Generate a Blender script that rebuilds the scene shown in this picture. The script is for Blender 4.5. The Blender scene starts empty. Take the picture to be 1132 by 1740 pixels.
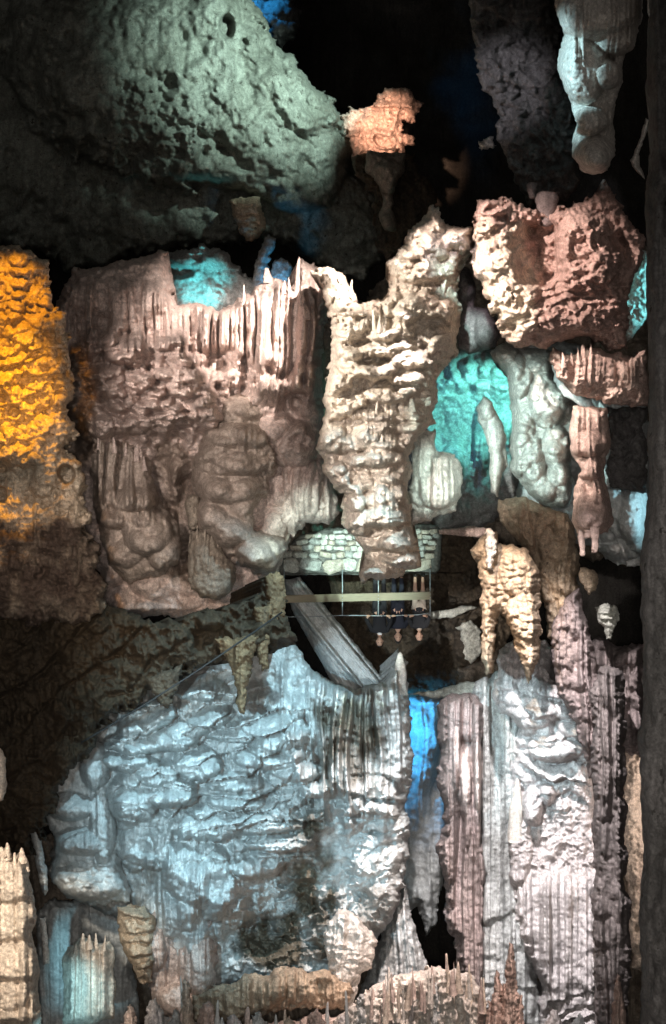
import bpy, bmesh, math, random
import numpy as np
from mathutils import Matrix, Vector

# ------------------------------------------------------------------ camera
# The photograph shows the cave turned upside down (the visitors behind the railing hang
# from their feet), so the place is built upright and the camera is rolled by 180 degrees.
PW, PH = 1132.0, 1740.0
FOV = math.radians(50.0)
K = 2 * math.tan(FOV / 2) / PH            # metres per photo pixel per metre of distance
CU, CV = PW / 2, PH / 2
C = bpy.context.scene.collection
cam_d = bpy.data.cameras.new('camera')
cam = bpy.data.objects.new('camera', cam_d)
C.objects.link(cam)
cam.matrix_world = Matrix(((-1, 0, 0, 0), (0, 0, -1, 0), (0, -1, 0, 0), (0, 0, 0, 1)))
cam_d.sensor_fit = 'VERTICAL'
cam_d.sensor_height = 36
cam_d.lens = 18 / math.tan(FOV / 2)
cam_d.clip_start = 0.1
cam_d.clip_end = 300
bpy.context.scene.camera = cam


def at(u, v, d):
    """a point of the cave from where it shows in the photograph and how far away it is"""
    return Vector((-(u - CU) * K * d, d, (v - CV) * K * d))


# ------------------------------------------------------------------ world, lamps, exposure
sc = bpy.context.scene
w = bpy.data.worlds.new('World')
sc.world = w
w.use_nodes = True
w.node_tree.nodes['Background'].inputs[0].default_value = (1.0, 0.93, 0.86, 1)
w.node_tree.nodes['Background'].inputs[1].default_value = 0.17
sc.view_settings.view_transform = 'Standard'
sc.view_settings.look = 'None'
sc.view_settings.exposure = 0.6
sc.view_settings.gamma = 1.0
sc.cycles.max_bounces = 4
sc.cycles.diffuse_bounces = 3
sc.cycles.glossy_bounces = 1
sc.cycles.use_denoising = True
sc.cycles.sample_clamp_indirect = 2.0
sc.cycles.adaptive_threshold = 0.004


def lamp(name, pos, tgt, E, col, cone=30, blend=0.6, rad=0.12):
    """a floodlight: E is the irradiance it gives at its target"""
    p, t = at(*pos), at(*tgt)
    r = (t - p).length
    l = bpy.data.lights.new(name, 'SPOT')
    l.energy = E * 4 * math.pi * r * r
    l.color = col
    l.spot_size = math.radians(cone)
    l.spot_blend = blend
    l.shadow_soft_size = rad
    o = bpy.data.objects.new(name, l)
    C.objects.link(o)
    o.location = p
    o.rotation_euler = (t - p).to_track_quat('-Z', 'Y').to_euler()
    return o


def glow(name, pos, power, col, rad=0.1):
    l = bpy.data.lights.new(name, 'POINT')
    l.energy = power
    l.color = col
    l.shadow_soft_size = rad
    o = bpy.data.objects.new(name, l)
    C.objects.link(o)
    o.location = at(*pos)
    return o


WARM = (1.0, 0.92, 0.82)
PINK = (1.0, 0.80, 0.72)
COOL = (0.50, 0.84, 1.0)
# floodlights and added fill lamps on the cave floor and at the sides, outside the picture
MINT = (0.72, 1.0, 0.93)
lamp('camera_fill', (566, 500, -0.35), (590, 1180, 22), 0.45, (1.0, 0.94, 0.88), 58, 1.0)          # added fill light at the camera, lifts dark gaps and edges
lamp('flood_or_fill', (-260, 240, 15.5), (655, 600, 20), 4.9, WARM, 27, 0.8)
lamp('flood_or_fill', (-150, 480, 8), (645, 830, 20), 3.6, (1.0, 0.92, 0.86), 17, 0.9)                      # cream pillar; this lamp is an added frontal fill for its shadows
lamp('flood_or_fill', (-200, 330, 12), (380, 600, 23.5), 3.2, (1.0, 0.86, 0.78), 24, 1.0)  # added frontal fill on the left flowstone
lamp('flood_or_fill', (980, -180, 13), (440, 560, 23.2), 10.5, (1.0, 0.86, 0.78), 25, 0.9)       # left flowstone
lamp('flood_or_fill', (-160, 560, 10), (330, 830, 23), 1.3, (1.0, 0.88, 0.80), 26, 1.0)        # added fill for its lower half
lamp('flood_or_fill', (150, -220, 13), (900, 470, 20), 6.0, (1.0, 0.80, 0.72), 22, 0.8)        # pink mass
lamp('flood_or_fill', (300, -200, 13), (1010, 760, 20.4), 4.2, (1.0, 0.84, 0.76), 13, 0.8)     # segmented column
lamp('flood_or_fill', (860, -300, 11), (420, 1240, 22), 2.8, COOL, 29, 0.9)                  # great flowstone
lamp('flood_or_fill', (690, -240, 11), (930, 1420, 23), 5.2, (1.0, 0.94, 0.94), 27, 0.9)      # right columns
lamp('flood_or_fill', (960, -300, 18), (440, 120, 28.5), 7.5, (0.72, 1.0, 0.90), 36, 1.0)
lamp('flood_or_fill', (400, -150, 12), (850, 150, 21), 1.8, (0.92, 0.9, 1.0), 13, 0.9)      # boulder
lamp('flood_or_fill', (-80, -70, 14), (16, 540, 20), 4.6, (1.0, 0.38, 0.004), 19, 0.7)          # yellow wall
lamp('flood_or_fill', (-80, -70, 14), (14, 765, 20), 6.2, (1.0, 0.42, 0.006), 20, 1.0)
lamp('flood_or_fill', (-80, 500, 9), (10, 660, 20), 1.6, (1.0, 0.40, 0.006), 16, 0.9)
lamp('flood_or_fill', (-150, 1000, 8), (260, 1085, 20.4), 0.8, (1.0, 0.80, 0.58), 18, 1.0)         # added warm light to brown the dark ledge
lamp('flood_or_fill', (-150, 1000, 8), (875, 1260, 24), 2.6, (0.66, 0.92, 1.0), 14, 0.9)
lamp('flood_or_fill', (-150, 1400, 8), (680, 1085, 27), 1.1, (0.85, 0.95, 1.0), 11, 0.9)  # added light to lift the black rock and slab behind the railing
lamp('flood_or_fill', (-90, 900, 8), (80, 930, 20.4), 0.4, (1.0, 0.72, 0.55), 14, 0.8)
lamp('flood_or_fill', (300, -150, 12), (650, 215, 29), 8.0, (1.0, 0.62, 0.42), 7, 1.0)
lamp('flood_or_fill', (250, -160, 14), (985, 150, 19), 3.6, (0.55, 0.90, 1.0), 17, 0.7)      # bulb column
lamp('flood_or_fill', (300, -160, 12), (862, 1020, 21), 3.6, (1.0, 0.73, 0.50), 10, 0.7)      # twin spikes
lamp('flood_or_fill', (-250, 1150, 12), (30, 1560, 18), 3.8, (1.0, 0.86, 0.70), 24)
lamp('flood_or_fill', (900, -200, 12), (640, 1550, 22), 5.0, PINK, 19, 0.9)
lamp('flood_or_fill', (900, -200, 12), (760, 1690, 20), 2.4, PINK, 14)
lamp('flood_or_fill', (-150, 700, 8), (580, 930, 26), 3.0, MINT, 9.5, 0.8)
lamp('flood_or_fill', (640, 1850, 14), (630, 925, 26), 3.8, MINT, 15, 0.8)
lamp('flood_or_fill', (-150, 1400, 8), (795, 1070, 27), 1.6, (1.0, 0.93, 0.88), 7, 0.9)                   # parapet and visitors; this one added to raise the rock beside them
lamp('flood_or_fill', (1255, 600, 7), (742, 815, 22.6), 3.2, MINT, 6.5, 0.8)
lamp('flood_or_fill', (-100, 560, 8), (930, 740, 23.6), 3.9, (0.66, 0.98, 0.96), 12.5, 0.9)
lamp('flood_or_fill', (600, -100, 9), (805, 530, 24.4), 1.6, (0.95, 0.85, 0.95), 7, 0.8)
lamp('flood_or_fill', (-150, 1200, 8), (430, 1370, 22), 2.2, (0.50, 0.83, 1.0), 32, 1.0)  # added frontal cool fill on the great flowstone
lamp('flood_or_fill', (500, -160, 13), (800, 1080, 27), 2.0, (1.0, 0.92, 0.9), 9, 0.8)  # added to lighten the rock behind the visitors
lamp('flood_or_fill', (1290, 470, 20.6), (1084, 500, 22), 4.5, (0.2, 0.85, 0.95), 40)
lamp('flood_or_fill', (1290, 860, 21.0), (1062, 870, 23.2), 2.4, (0.45, 0.85, 1.0), 34)
lamp('flood_or_fill', (1290, 1400, 22.6), (1078, 1400, 24.4), 2.4, (1.0, 0.80, 0.70), 100)
lamp('flood_or_fill', (60, 1850, 15), (150, 1630, 25.8), 1.4, (0.36, 0.82, 1.0), 15, 0.9)
# lamps standing behind the rocks
lamp('cave_lamp', (872, 640, 25.4), (800, 705, 27.4), 7.5, (0.20, 0.94, 0.82), 92, 0.8)
lamp('cave_lamp', (700, 690, 24.4), (755, 725, 27.4), 1.0, (0.05, 0.42, 0.85), 70, 0.8)
lamp('flood_or_fill', (640, -110, 10), (810, 615, 26.5), 3.0, (0.6, 1.0, 0.95), 5, 0.9)
lamp('cave_lamp', (335, 545, 26.3), (345, 480, 27.5), 6.5, (0.12, 0.80, 0.86), 56, 0.7)
lamp('cave_lamp', (478, 530, 26.4), (470, 470, 27.6), 4.0, (0.03, 0.45, 0.9), 44, 0.7)
lamp('cave_lamp', (390, -60, 33.5), (466, 15, 36), 7.0, (0.03, 0.36, 0.9), 70, 0.8)
lamp('cave_lamp', (650, 1230, 27.2), (725, 1250, 29.4), 3.6, (0.04, 0.45, 1.0), 90, 0.7)

# ------------------------------------------------------------------ noise
U32 = np.uint32


def hsh(i, j, s):
    with np.errstate(over='ignore'):
        h = (i.astype(np.int64) & 0xffffffff).astype(U32) * U32(0x9E3779B1)
        h ^= (j.astype(np.int64) & 0xffffffff).astype(U32) * U32(0x85EBCA77)
        h ^= U32((s * 0xC2B2AE3D) & 0xffffffff)
        h ^= h >> U32(15)
        h *= U32(0x2C1B3C6D)
        h ^= h >> U32(12)
        h *= U32(0x297A2D39)
        h ^= h >> U32(15)
    return h.astype(np.float64) / 4294967295.0


def vn(x, y, s=0):
    i, j = np.floor(x), np.floor(y)
    fx, fy = x - i, y - j
    fx = fx * fx * fx * (fx * (fx * 6 - 15) + 10)
    fy = fy * fy * fy * (fy * (fy * 6 - 15) + 10)
    a, b = hsh(i, j, s), hsh(i + 1, j, s)
    c, d = hsh(i, j + 1, s), hsh(i + 1, j + 1, s)
    return (a + (b - a) * fx) * (1 - fy) + (c + (d - c) * fx) * fy


def fbm(x, y, s=0, o=4, g=0.5):
    t, a, n = 0, 1.0, 0.0
    for k in range(o):
        t = t + a * (vn(x, y, s + 17 * k) * 2 - 1)
        n += a
        a *= g
        x, y = x * 2.03 + 3.1, y * 2.03 + 7.7
    return t / n


def ridged(x, y, s=0, o=4):
    t, a, n = 0, 1.0, 0.0
    for k in range(o):
        t = t + a * (1 - np.abs(vn(x, y, s + 31 * k) * 2 - 1))
        n += a
        a *= 0.5
        x, y = x * 2.1 + 1.3, y * 2.1 + 4.7
    return t / n


def pill(x, y, s=0, asym=0.35, fill=0.80):
    """rounded lumps in a jittered lattice, bulging most towards their lower edge"""
    i0, j0 = np.floor(x), np.floor(y)
    L = np.zeros_like(x)
    for dj in (-1, 0, 1):
        for di in (-1, 0, 1):
            i, j = i0 + di, j0 + dj
            cx = i + 0.5 + (hsh(i, j, s) - 0.5) * 0.8
            cy = j + 0.5 + (hsh(i, j, s + 1) - 0.5) * 0.8
            sz = fill * (0.7 + 0.5 * hsh(i, j, s + 2))
            hh = 0.55 + 0.45 * hsh(i, j, s + 3)
            dx, dy = (x - cx) / sz, (y - cy) / sz
            r2 = dx * dx + dy * dy
            p = np.sqrt(np.clip(1 - r2, 0, 1)) * (1 + asym * dy) * hh
            L = np.maximum(L, p)
    return L


def shingle(x, y, s=0, asym=0.6):
    """lumps that fill the surface, meeting in sharp creases, each leaning out over the next"""
    i0, j0 = np.floor(x), np.floor(y)
    L = np.full_like(x, -9.0)
    for dj in (-1, 0, 1):
        for di in (-1, 0, 1):
            i, j = i0 + di, j0 + dj
            cx = i + 0.5 + (hsh(i, j, s) - 0.5) * 0.85
            cy = j + 0.5 + (hsh(i, j, s + 1) - 0.5) * 0.85
            dx, dy = x - cx, y - cy
            a = 0.9 + 0.7 * hsh(i, j, s + 2)
            p = 0.35 * hsh(i, j, s + 3) + asym * dy - 1.25 * (dx * dx * a + dy * dy)
            L = np.maximum(L, p)
    return np.clip(L + 0.6, 0, 2)


def plates(x, y, s=0, asym=0.55, groove=0.2):
    """overlapping plates: flat faces leaning out at the lower edge, narrow grooves between"""
    i0, j0 = np.floor(x), np.floor(y)
    f1 = np.full_like(x, 9.0)
    f2 = np.full_like(x, 9.0)
    h1 = np.zeros_like(x)
    for dj in (-1, 0, 1):
        for di in (-1, 0, 1):
            i, j = i0 + di, j0 + dj
            dx = x - (i + 0.5 + (hsh(i, j, s) - 0.5) * 0.9)
            dy = y - (j + 0.5 + (hsh(i, j, s + 1) - 0.5) * 0.9)
            d = np.sqrt(dx * dx + dy * dy)
            hh = asym * dy + 0.3 * hsh(i, j, s + 2) - 0.25 * d * d
            c = d < f1
            f2 = np.where(c, f1, np.minimum(f2, d))
            h1 = np.where(c, hh, h1)
            f1 = np.minimum(f1, d)
    return h1 + 0.5 + 0.45 * np.sqrt(np.clip((f2 - f1) / groove, 0, 1))


def ribs(x, s=0):
    """round ribs of uneven width along x"""
    i0 = np.floor(x)
    L = np.zeros_like(x)
    z = np.zeros_like(x)
    for di in (-1, 0, 1):
        i = i0 + di
        c = i + 0.5 + (hsh(i, z, s) - 0.5) * 0.7
        sz = 0.45 + 0.35 * hsh(i, z, s + 1)
        hh = 0.4 + 0.6 * hsh(i, z, s + 2)
        L = np.maximum(L, np.sqrt(np.clip(1 - ((x - c) / sz) ** 2, 0, 1)) * hh)
    return L


def ss(a, b, x):
    t = np.clip((x - a) / (b - a), 0, 1)
    return t * t * (3 - 2 * t)


# ------------------------------------------------------------------ materials
def stone(name, c1, c2, stain=(0.05, 0.04, 0.03), amt=0.25, bump=0.5, rough=0.75, spots=0.0, tint=None, mud=(0.13, 0.095, 0.06), fine=1.0):
    m = bpy.data.materials.new(name)
    m.use_nodes = True
    N, Lk = m.node_tree.nodes, m.node_tree.links
    b = N['Principled BSDF']
    b.inputs['Roughness'].default_value = rough
    b.inputs['Specular IOR Level'].default_value = 0.35
    g = N.new('ShaderNodeNewGeometry')

    def noise(sx, sy, sz, scale, detail=5, rgh=0.6):
        mp = N.new('ShaderNodeMapping')
        mp.inputs['Scale'].default_value = (sx, sy, sz)
        Lk.new(g.outputs['Position'], mp.inputs['Vector'])
        n = N.new('ShaderNodeTexNoise')
        n.inputs['Scale'].default_value = scale
        n.inputs['Detail'].default_value = detail
        n.inputs['Roughness'].default_value = rgh
        Lk.new(mp.outputs[0], n.inputs['Vector'])
        return n.outputs['Fac']

    def ramp(f, a, bb):
        r = N.new('ShaderNodeMapRange')
        r.inputs['From Min'].default_value = a
        r.inputs['From Max'].default_value = bb
        r.interpolation_type = 'SMOOTHSTEP'
        Lk.new(f, r.inputs['Value'])
        return r.outputs['Result']

    def mix(fac, a, c, kind='MIX'):
        x = N.new('ShaderNodeMix')
        x.data_type = 'RGBA'
        x.blend_type = kind
        for sock, val in ((x.inputs[0], fac), (x.inputs[6], a), (x.inputs[7], c)):
            if hasattr(val, 'is_linked'):
                Lk.new(val, sock)
            elif isinstance(val, (int, float)):
                sock.default_value = val
            else:
                sock.default_value = (*val, 1)
        return x.outputs[2]

    col = mix(ramp(noise(1, 1, 0.6, 0.9), 0.35, 0.65), c1, c2)
    if tint:
        col = mix(ramp(noise(1, 1, 0.8, 0.55, 3), 0.5, 0.66), col, tint)
    col = mix(ramp(noise(2.2, 2.2, 0.4, 1.3, 7, 0.7), 0.62 - 0.25 * amt, 0.86 - 0.25 * amt), col, stain)
    if spots:
        col = mix(ramp(noise(1, 1, 1, 7, 4, 0.65), 0.66 - 0.2 * spots, 0.72 - 0.2 * spots), col, stain)
    an = N.new('ShaderNodeAttribute')
    an.attribute_name = 'stain'
    col = mix(an.outputs['Fac'], col, mud)
    for nz, lo, hi in ((noise(1, 1, 1, 14, 5, 0.7), 0.30, 1.70), (noise(1, 1, 1, 38, 3, 0.7), 0.45, 1.55), (noise(8, 8, 0.5, 1.0, 4, 0.6), 0.55, 1.45)):
        r = N.new('ShaderNodeMapRange')
        r.inputs['From Min'].default_value = 0.15
        r.inputs['From Max'].default_value = 0.85
        r.inputs['To Min'].default_value = 1 + (lo - 1) * fine
        r.inputs['To Max'].default_value = 1 + (hi - 1) * fine
        Lk.new(nz, r.inputs['Value'])
        cc = N.new('ShaderNodeCombineColor')
        for k in range(3):
            Lk.new(r.outputs['Result'], cc.inputs[k])
        col = mix(1.0, col, cc.outputs[0], 'MULTIPLY')
    Lk.new(col, b.inputs['Base Color'])
    bp = N.new('ShaderNodeBump')
    bp.inputs['Strength'].default_value = bump
    bp.inputs['Distance'].default_value = 0.06
    Lk.new(noise(1, 1, 0.7, 9, 8, 0.7), bp.inputs['Height'])
    b2 = N.new('ShaderNodeBump')
    b2.inputs['Strength'].default_value = min(1.0, bump * 1.3)
    b2.inputs['Distance'].default_value = 0.025
    Lk.new(noise(1, 1, 0.8, 26, 5, 0.75), b2.inputs['Height'])
    Lk.new(bp.outputs[0], b2.inputs['Normal'])
    Lk.new(b2.outputs[0], b.inputs['Normal'])
    return m


M = {}
M['cream'] = stone('cream_stone', (0.62, 0.54, 0.45), (0.50, 0.42, 0.35), (0.16, 0.11, 0.08), 0.25, rough=0.55)
M['white'] = stone('white_stone', (0.66, 0.62, 0.57), (0.52, 0.475, 0.43), (0.18, 0.13, 0.10), 0.15, rough=0.55)
M['pinkcream'] = stone('pink_cream_stone', (0.50, 0.35, 0.30), (0.36, 0.245, 0.21), (0.11, 0.07, 0.055), 0.3, spots=0.2, mud=(0.72, 0.61, 0.49))
M['purplecream'] = stone('mauve_cream_stone', (0.31, 0.25, 0.24), (0.22, 0.18, 0.17), (0.05, 0.04, 0.035), 0.35, mud=(0.68, 0.56, 0.52))
M['pink'] = stone('pink_stone', (0.55, 0.41, 0.35), (0.42, 0.30, 0.26), (0.11, 0.07, 0.055), 0.3, spots=0.2)
M['rose'] = stone('rose_flowstone', (0.57, 0.46, 0.41), (0.46, 0.36, 0.32), (0.14, 0.10, 0.08), 0.2, rough=0.55)
M['greybrown'] = stone('grey_brown_stone', (0.30, 0.25, 0.20), (0.20, 0.165, 0.13), (0.06, 0.05, 0.04), 0.35)
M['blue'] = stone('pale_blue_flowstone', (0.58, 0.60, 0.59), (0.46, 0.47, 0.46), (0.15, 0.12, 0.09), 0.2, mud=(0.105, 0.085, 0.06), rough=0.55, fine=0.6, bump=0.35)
M['bluebrown'] = stone('stained_flowstone', (0.40, 0.36, 0.31), (0.22, 0.17, 0.12), (0.07, 0.05, 0.035), 0.5, spots=0.15)
M['green'] = stone('green_grey_rock', (0.18, 0.19, 0.165), (0.12, 0.125, 0.105), (0.03, 0.028, 0.022), 0.4, spots=0.2, bump=0.35)
M['dark'] = stone('dark_rock', (0.05, 0.045, 0.04), (0.032, 0.028, 0.024), (0.015, 0.013, 0.012), 0.4, bump=0.8)
M['darkbrown'] = stone('dark_brown_rock', (0.115, 0.085, 0.055), (0.065, 0.05, 0.036), (0.02, 0.017, 0.013), 0.4, bump=0.8)
M['grey'] = stone('grey_rough_rock', (0.15, 0.14, 0.135), (0.09, 0.085, 0.08), (0.03, 0.027, 0.024), 0.4, spots=0.25, bump=0.9)
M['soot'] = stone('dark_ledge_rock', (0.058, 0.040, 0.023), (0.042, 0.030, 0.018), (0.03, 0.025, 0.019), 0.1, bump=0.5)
M['palecol'] = stone('pale_lilac_flowstone', (0.60, 0.565, 0.56), (0.47, 0.44, 0.44), (0.16, 0.13, 0.12), 0.15, rough=0.55)
M['taupe'] = stone('taupe_flowstone', (0.42, 0.345, 0.29), (0.32, 0.26, 0.22), (0.10, 0.08, 0.06), 0.25, rough=0.6)
M['darkmauve'] = stone('dark_mauve_stone', (0.17, 0.145, 0.14), (0.11, 0.095, 0.092), (0.05, 0.042, 0.04), 0.3)
M['bluegrey'] = stone('blue_grey_flowstone', (0.44, 0.455, 0.45), (0.33, 0.34, 0.335), (0.13, 0.11, 0.09), 0.15)
M['tanbrown'] = stone('tan_brown_rock', (0.22, 0.145, 0.08), (0.15, 0.10, 0.055), (0.05, 0.04, 0.03), 0.3)
M['midgrey'] = stone('mid_grey_rock', (0.30, 0.30, 0.29), (0.21, 0.21, 0.20), (0.06, 0.055, 0.05), 0.25)
M['purple'] = stone('purple_grey_stone', (0.26, 0.21, 0.205), (0.17, 0.14, 0.135), (0.05, 0.04, 0.035), 0.35)
M['tan'] = stone('tan_stone', (0.46, 0.36, 0.26), (0.33, 0.25, 0.18), (0.08, 0.06, 0.045), 0.3, spots=0.15)
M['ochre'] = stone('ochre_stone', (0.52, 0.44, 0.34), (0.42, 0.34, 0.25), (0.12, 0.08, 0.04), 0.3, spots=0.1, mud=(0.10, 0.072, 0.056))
M['rubble'] = stone('rubble_stone', (0.50, 0.50, 0.44), (0.36, 0.36, 0.32), (0.12, 0.11, 0.09), 0.2)
M['rubble_b'] = stone('rubble_stone_dark', (0.36, 0.36, 0.33), (0.26, 0.27, 0.25), (0.12, 0.11, 0.09), 0.2)
M['rubble_c'] = stone('rubble_stone_warm', (0.46, 0.41, 0.33), (0.34, 0.30, 0.25), (0.12, 0.11, 0.09), 0.2)
M['mortar'] = stone('rubble_mortar', (0.16, 0.16, 0.14), (0.11, 0.11, 0.10))


def plain(name, col, rough=0.7, metal=0.0, grain=None):
    m = bpy.data.materials.new(name)
    m.use_nodes = True
    N, Lk = m.node_tree.nodes, m.node_tree.links
    b = N['Principled BSDF']
    b.inputs['Roughness'].default_value = rough
    b.inputs['Metallic'].default_value = metal
    tc = N.new('ShaderNodeTexCoord')
    n = N.new('ShaderNodeTexNoise')
    n.inputs['Scale'].default_value = 9
    n.inputs['Detail'].default_value = 6
    if grain:
        mp = N.new('ShaderNodeMapping')
        mp.inputs['Scale'].default_value = grain
        Lk.new(tc.outputs['Object'], mp.inputs[0])
        Lk.new(mp.outputs[0], n.inputs['Vector'])
    else:
        Lk.new(tc.outputs['Object'], n.inputs['Vector'])
    x = N.new('ShaderNodeMix')
    x.data_type = 'RGBA'
    Lk.new(n.outputs['Fac'], x.inputs[0])
    x.inputs[6].default_value = (*[c * 0.65 for c in col], 1)
    x.inputs[7].default_value = (*[min(1, c * 1.3) for c in col], 1)
    Lk.new(x.outputs[2], b.inputs['Base Color'])
    return m


# ------------------------------------------------------------------ mesh helpers
def link_mesh(name, V, Fc, mat, parent=None, smooth=True, pivot=None):
    V = np.asarray(V, dtype=np.float64)
    if pivot is None:
        pivot = V.mean(axis=0)
    pivot = np.array(pivot, dtype=np.float64)
    me = bpy.data.meshes.new(name)
    Vl = (V - pivot)
    if isinstance(Fc, np.ndarray) and Fc.ndim == 2:
        n, k = Fc.shape
        me.vertices.add(len(Vl))
        me.vertices.foreach_set('co', Vl.astype(np.float32).ravel())
        me.loops.add(n * k)
        me.loops.foreach_set('vertex_index', Fc.astype(np.int32).ravel())
        me.polygons.add(n)
        me.polygons.foreach_set('loop_start', np.arange(0, n * k, k, dtype=np.int32))
        me.update(calc_edges=True)
    else:
        me.from_pydata([tuple(p) for p in Vl], [], Fc)
        me.update()
    if smooth:
        me.polygons.foreach_set('use_smooth', np.ones(len(me.polygons), dtype=bool))
    me.materials.append(mat)
    o = bpy.data.objects.new(name, me)
    C.objects.link(o)
    if parent is not None:
        o.parent = parent
        o.location = Vector(pivot) - parent.location
    else:
        o.location = Vector(pivot)
    return o


def tag(o, label=None, cat=None, group=None, kind=None):
    if label:
        o['label'] = label
    if cat:
        o['category'] = cat
    if group:
        o['group'] = group
    if kind:
        o['kind'] = kind
    return o


def sdf(u, v, poly):
    """signed distance to a closed outline, positive inside"""
    P = np.array(poly, dtype=np.float64)
    Q = np.roll(P, -1, axis=0)
    d2 = np.full(u.shape, 1e18)
    ins = np.zeros(u.shape, dtype=bool)
    for (x0, y0), (x1, y1) in zip(P, Q):
        ex, ey = x1 - x0, y1 - y0
        L = ex * ex + ey * ey
        if L == 0:
            continue
        t = np.clip(((u - x0) * ex + (v - y0) * ey) / L, 0, 1)
        d2 = np.minimum(d2, (u - x0 - t * ex) ** 2 + (v - y0 - t * ey) ** 2)
        if y0 != y1:
            c = ((y0 > v) != (y1 > v)) & (u < (x1 - x0) * (v - y0) / (y1 - y0) + x0)
            ins ^= c
    d = np.sqrt(d2)
    return np.where(ins, d, -d)


class Rock:
    """a body of stone: an outline with its own distance and thickness, swollen and carved"""
    cnt = 0

    def __init__(s, poly, D, T=40, R=None, step=2.5, grain=1.0, gain=1.6, warp=5, wscale=28, tilt=(0, 0), back=1.6):
        Rock.cnt += 1
        s.seed = Rock.cnt * 101
        P = np.array(poly, dtype=np.float64)
        step = step * 0.85
        s.D, s.step, s.back, s.grain = D, step, back, grain
        lo, hi = P.min(0) - 4 * step, P.max(0) + 4 * step
        us, vs = np.arange(lo[0], hi[0], step), np.arange(lo[1], hi[1], step)
        s.u, s.v = np.meshgrid(us, vs)
        wu = fbm(s.u / wscale, s.v / wscale, s.seed, 3) * warp
        wv = fbm(s.u / wscale, s.v / wscale, s.seed + 5, 3) * warp
        q = wscale / 4.2
        wu = 1.25 * wu + fbm(s.u / q, s.v / q, s.seed + 2, 2) * warp * 0.45
        wv = 1.25 * wv + fbm(s.u / q, s.v / q, s.seed + 3, 2) * warp * 0.45
        s.d = sdf(s.u + wu, s.v + wv, poly)
        s.R = R or T
        k = 1 + 0.8 * fbm(s.u / 35, s.v / 35, s.seed + 4, 3)
        e = np.clip(s.d * k / s.R, 0, 1)
        e2 = np.clip(s.d / min(12, s.R), 0, 1)
        s.h = T * (0.72 * np.sqrt(np.clip(1 - (1 - e) ** 2, 0, 1)) + 0.28 * np.sqrt(np.clip(1 - (1 - e2) ** 2, 0, 1)))
        s.h0, s.gain = s.h.copy(), gain
        s.stain = np.zeros_like(s.h)
        s.e = np.clip(s.d / min(14, s.R), 0, 1)
        s.dep = D + tilt[0] * (s.u - P[:, 0].mean()) * K * D + tilt[1] * (s.v - P[:, 1].mean()) * K * D
        s.kids = []

    # masks
    def ell(s, cu, cv, ru, rv, soft=0.5):
        r = np.sqrt(((s.u - cu) / ru) ** 2 + ((s.v - cv) / rv) ** 2)
        r = r + 0.25 * fbm(s.u / 30, s.v / 30, s.seed + 77, 3)
        return 1 - ss(1 - soft, 1 + soft * 0.4, r)

    def band(s, v0, v1, soft=25):
        n = fbm(s.u / 40, s.v / 60, s.seed + 78, 3) * soft * 0.8
        return ss(v0 - soft, v0 + soft, s.v + n) * (1 - ss(v1 - soft, v1 + soft, s.v + n))

    # carving
    def lobes(s, L, k=1.0, mask=1.0, mode='max', asym=0.25, edge=0.10):
        acc = np.zeros_like(s.h)
        k = k * 1.35
        n = fbm(s.u / 22, s.v / 22, s.seed + 9, 4)
        n2 = fbm(s.u / 40, s.v / 40, s.seed + 19, 3)
        for l in L:
            cu, cv, ru, rv, hh = l[:5]
            du, dv = (s.u - cu) / ru, (s.v - cv) / rv
            if len(l) > 5:
                a = math.radians(l[5])
                du, dv = ((s.u - cu) * math.cos(a) + (s.v - cv) * math.sin(a)) / ru, \
                         (-(s.u - cu) * math.sin(a) + (s.v - cv) * math.cos(a)) / rv
            r2 = (du + n2 * edge) ** 2 + (dv + n * edge) ** 2
            p = np.sqrt(np.clip(1 - r2, 0, 1)) * (1 + asym * dv) * hh
            acc = np.maximum(acc, p)
        s.h = s.h + acc * k * mask
        return s

    def pillows(s, su, sv, amp, mask=1.0, asym=0.35, warp=0.35, fill=0.8):
        x = s.u / su + warp * fbm(s.u / su / 1.3, s.v / sv / 1.3, s.seed + 21, 3)
        y = s.v / sv + warp * fbm(s.u / su / 1.3, s.v / sv / 1.3, s.seed + 22, 3)
        s.h = s.h + 1.4 * amp * pill(x, y, s.seed + 23, asym, fill) * mask * s.e
        return s

    def scales(s, su, sv, amp, mask=1.0, asym=0.6, ang=0.0, warp=0.45):
        a = math.radians(ang)
        u = s.u * math.cos(a) + s.v * math.sin(a)
        v = -s.u * math.sin(a) + s.v * math.cos(a)
        x = u / su + warp * fbm(u / su / 1.4, v / sv / 1.4, s.seed + 24, 3)
        y = v / sv + warp * fbm(u / su / 1.4, v / sv / 1.4, s.seed + 25, 3)
        s.h = s.h + amp * shingle(x, y, s.seed + 26 + int(su), asym) * mask * s.e
        return s

    def plate(s, su, sv, amp, mask=1.0, asym=0.55, ang=0.0, warp=0.5, groove=0.2, fr=0.0):
        a = math.radians(ang)
        u = s.u * math.cos(a) + s.v * math.sin(a)
        v = -s.u * math.sin(a) + s.v * math.cos(a)
        x = u / su + warp * fbm(u / su / 1.4, v / sv / 1.4, s.seed + 24, 3)
        y = v / sv + warp * fbm(u / su / 1.4, v / sv / 1.4, s.seed + 25, 3) + fr * ribs(s.u / 7, s.seed + 29)
        s.h = s.h + amp * plates(x, y, s.seed + 26 + int(su), asym, groove) * mask * s.e
        return s

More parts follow.
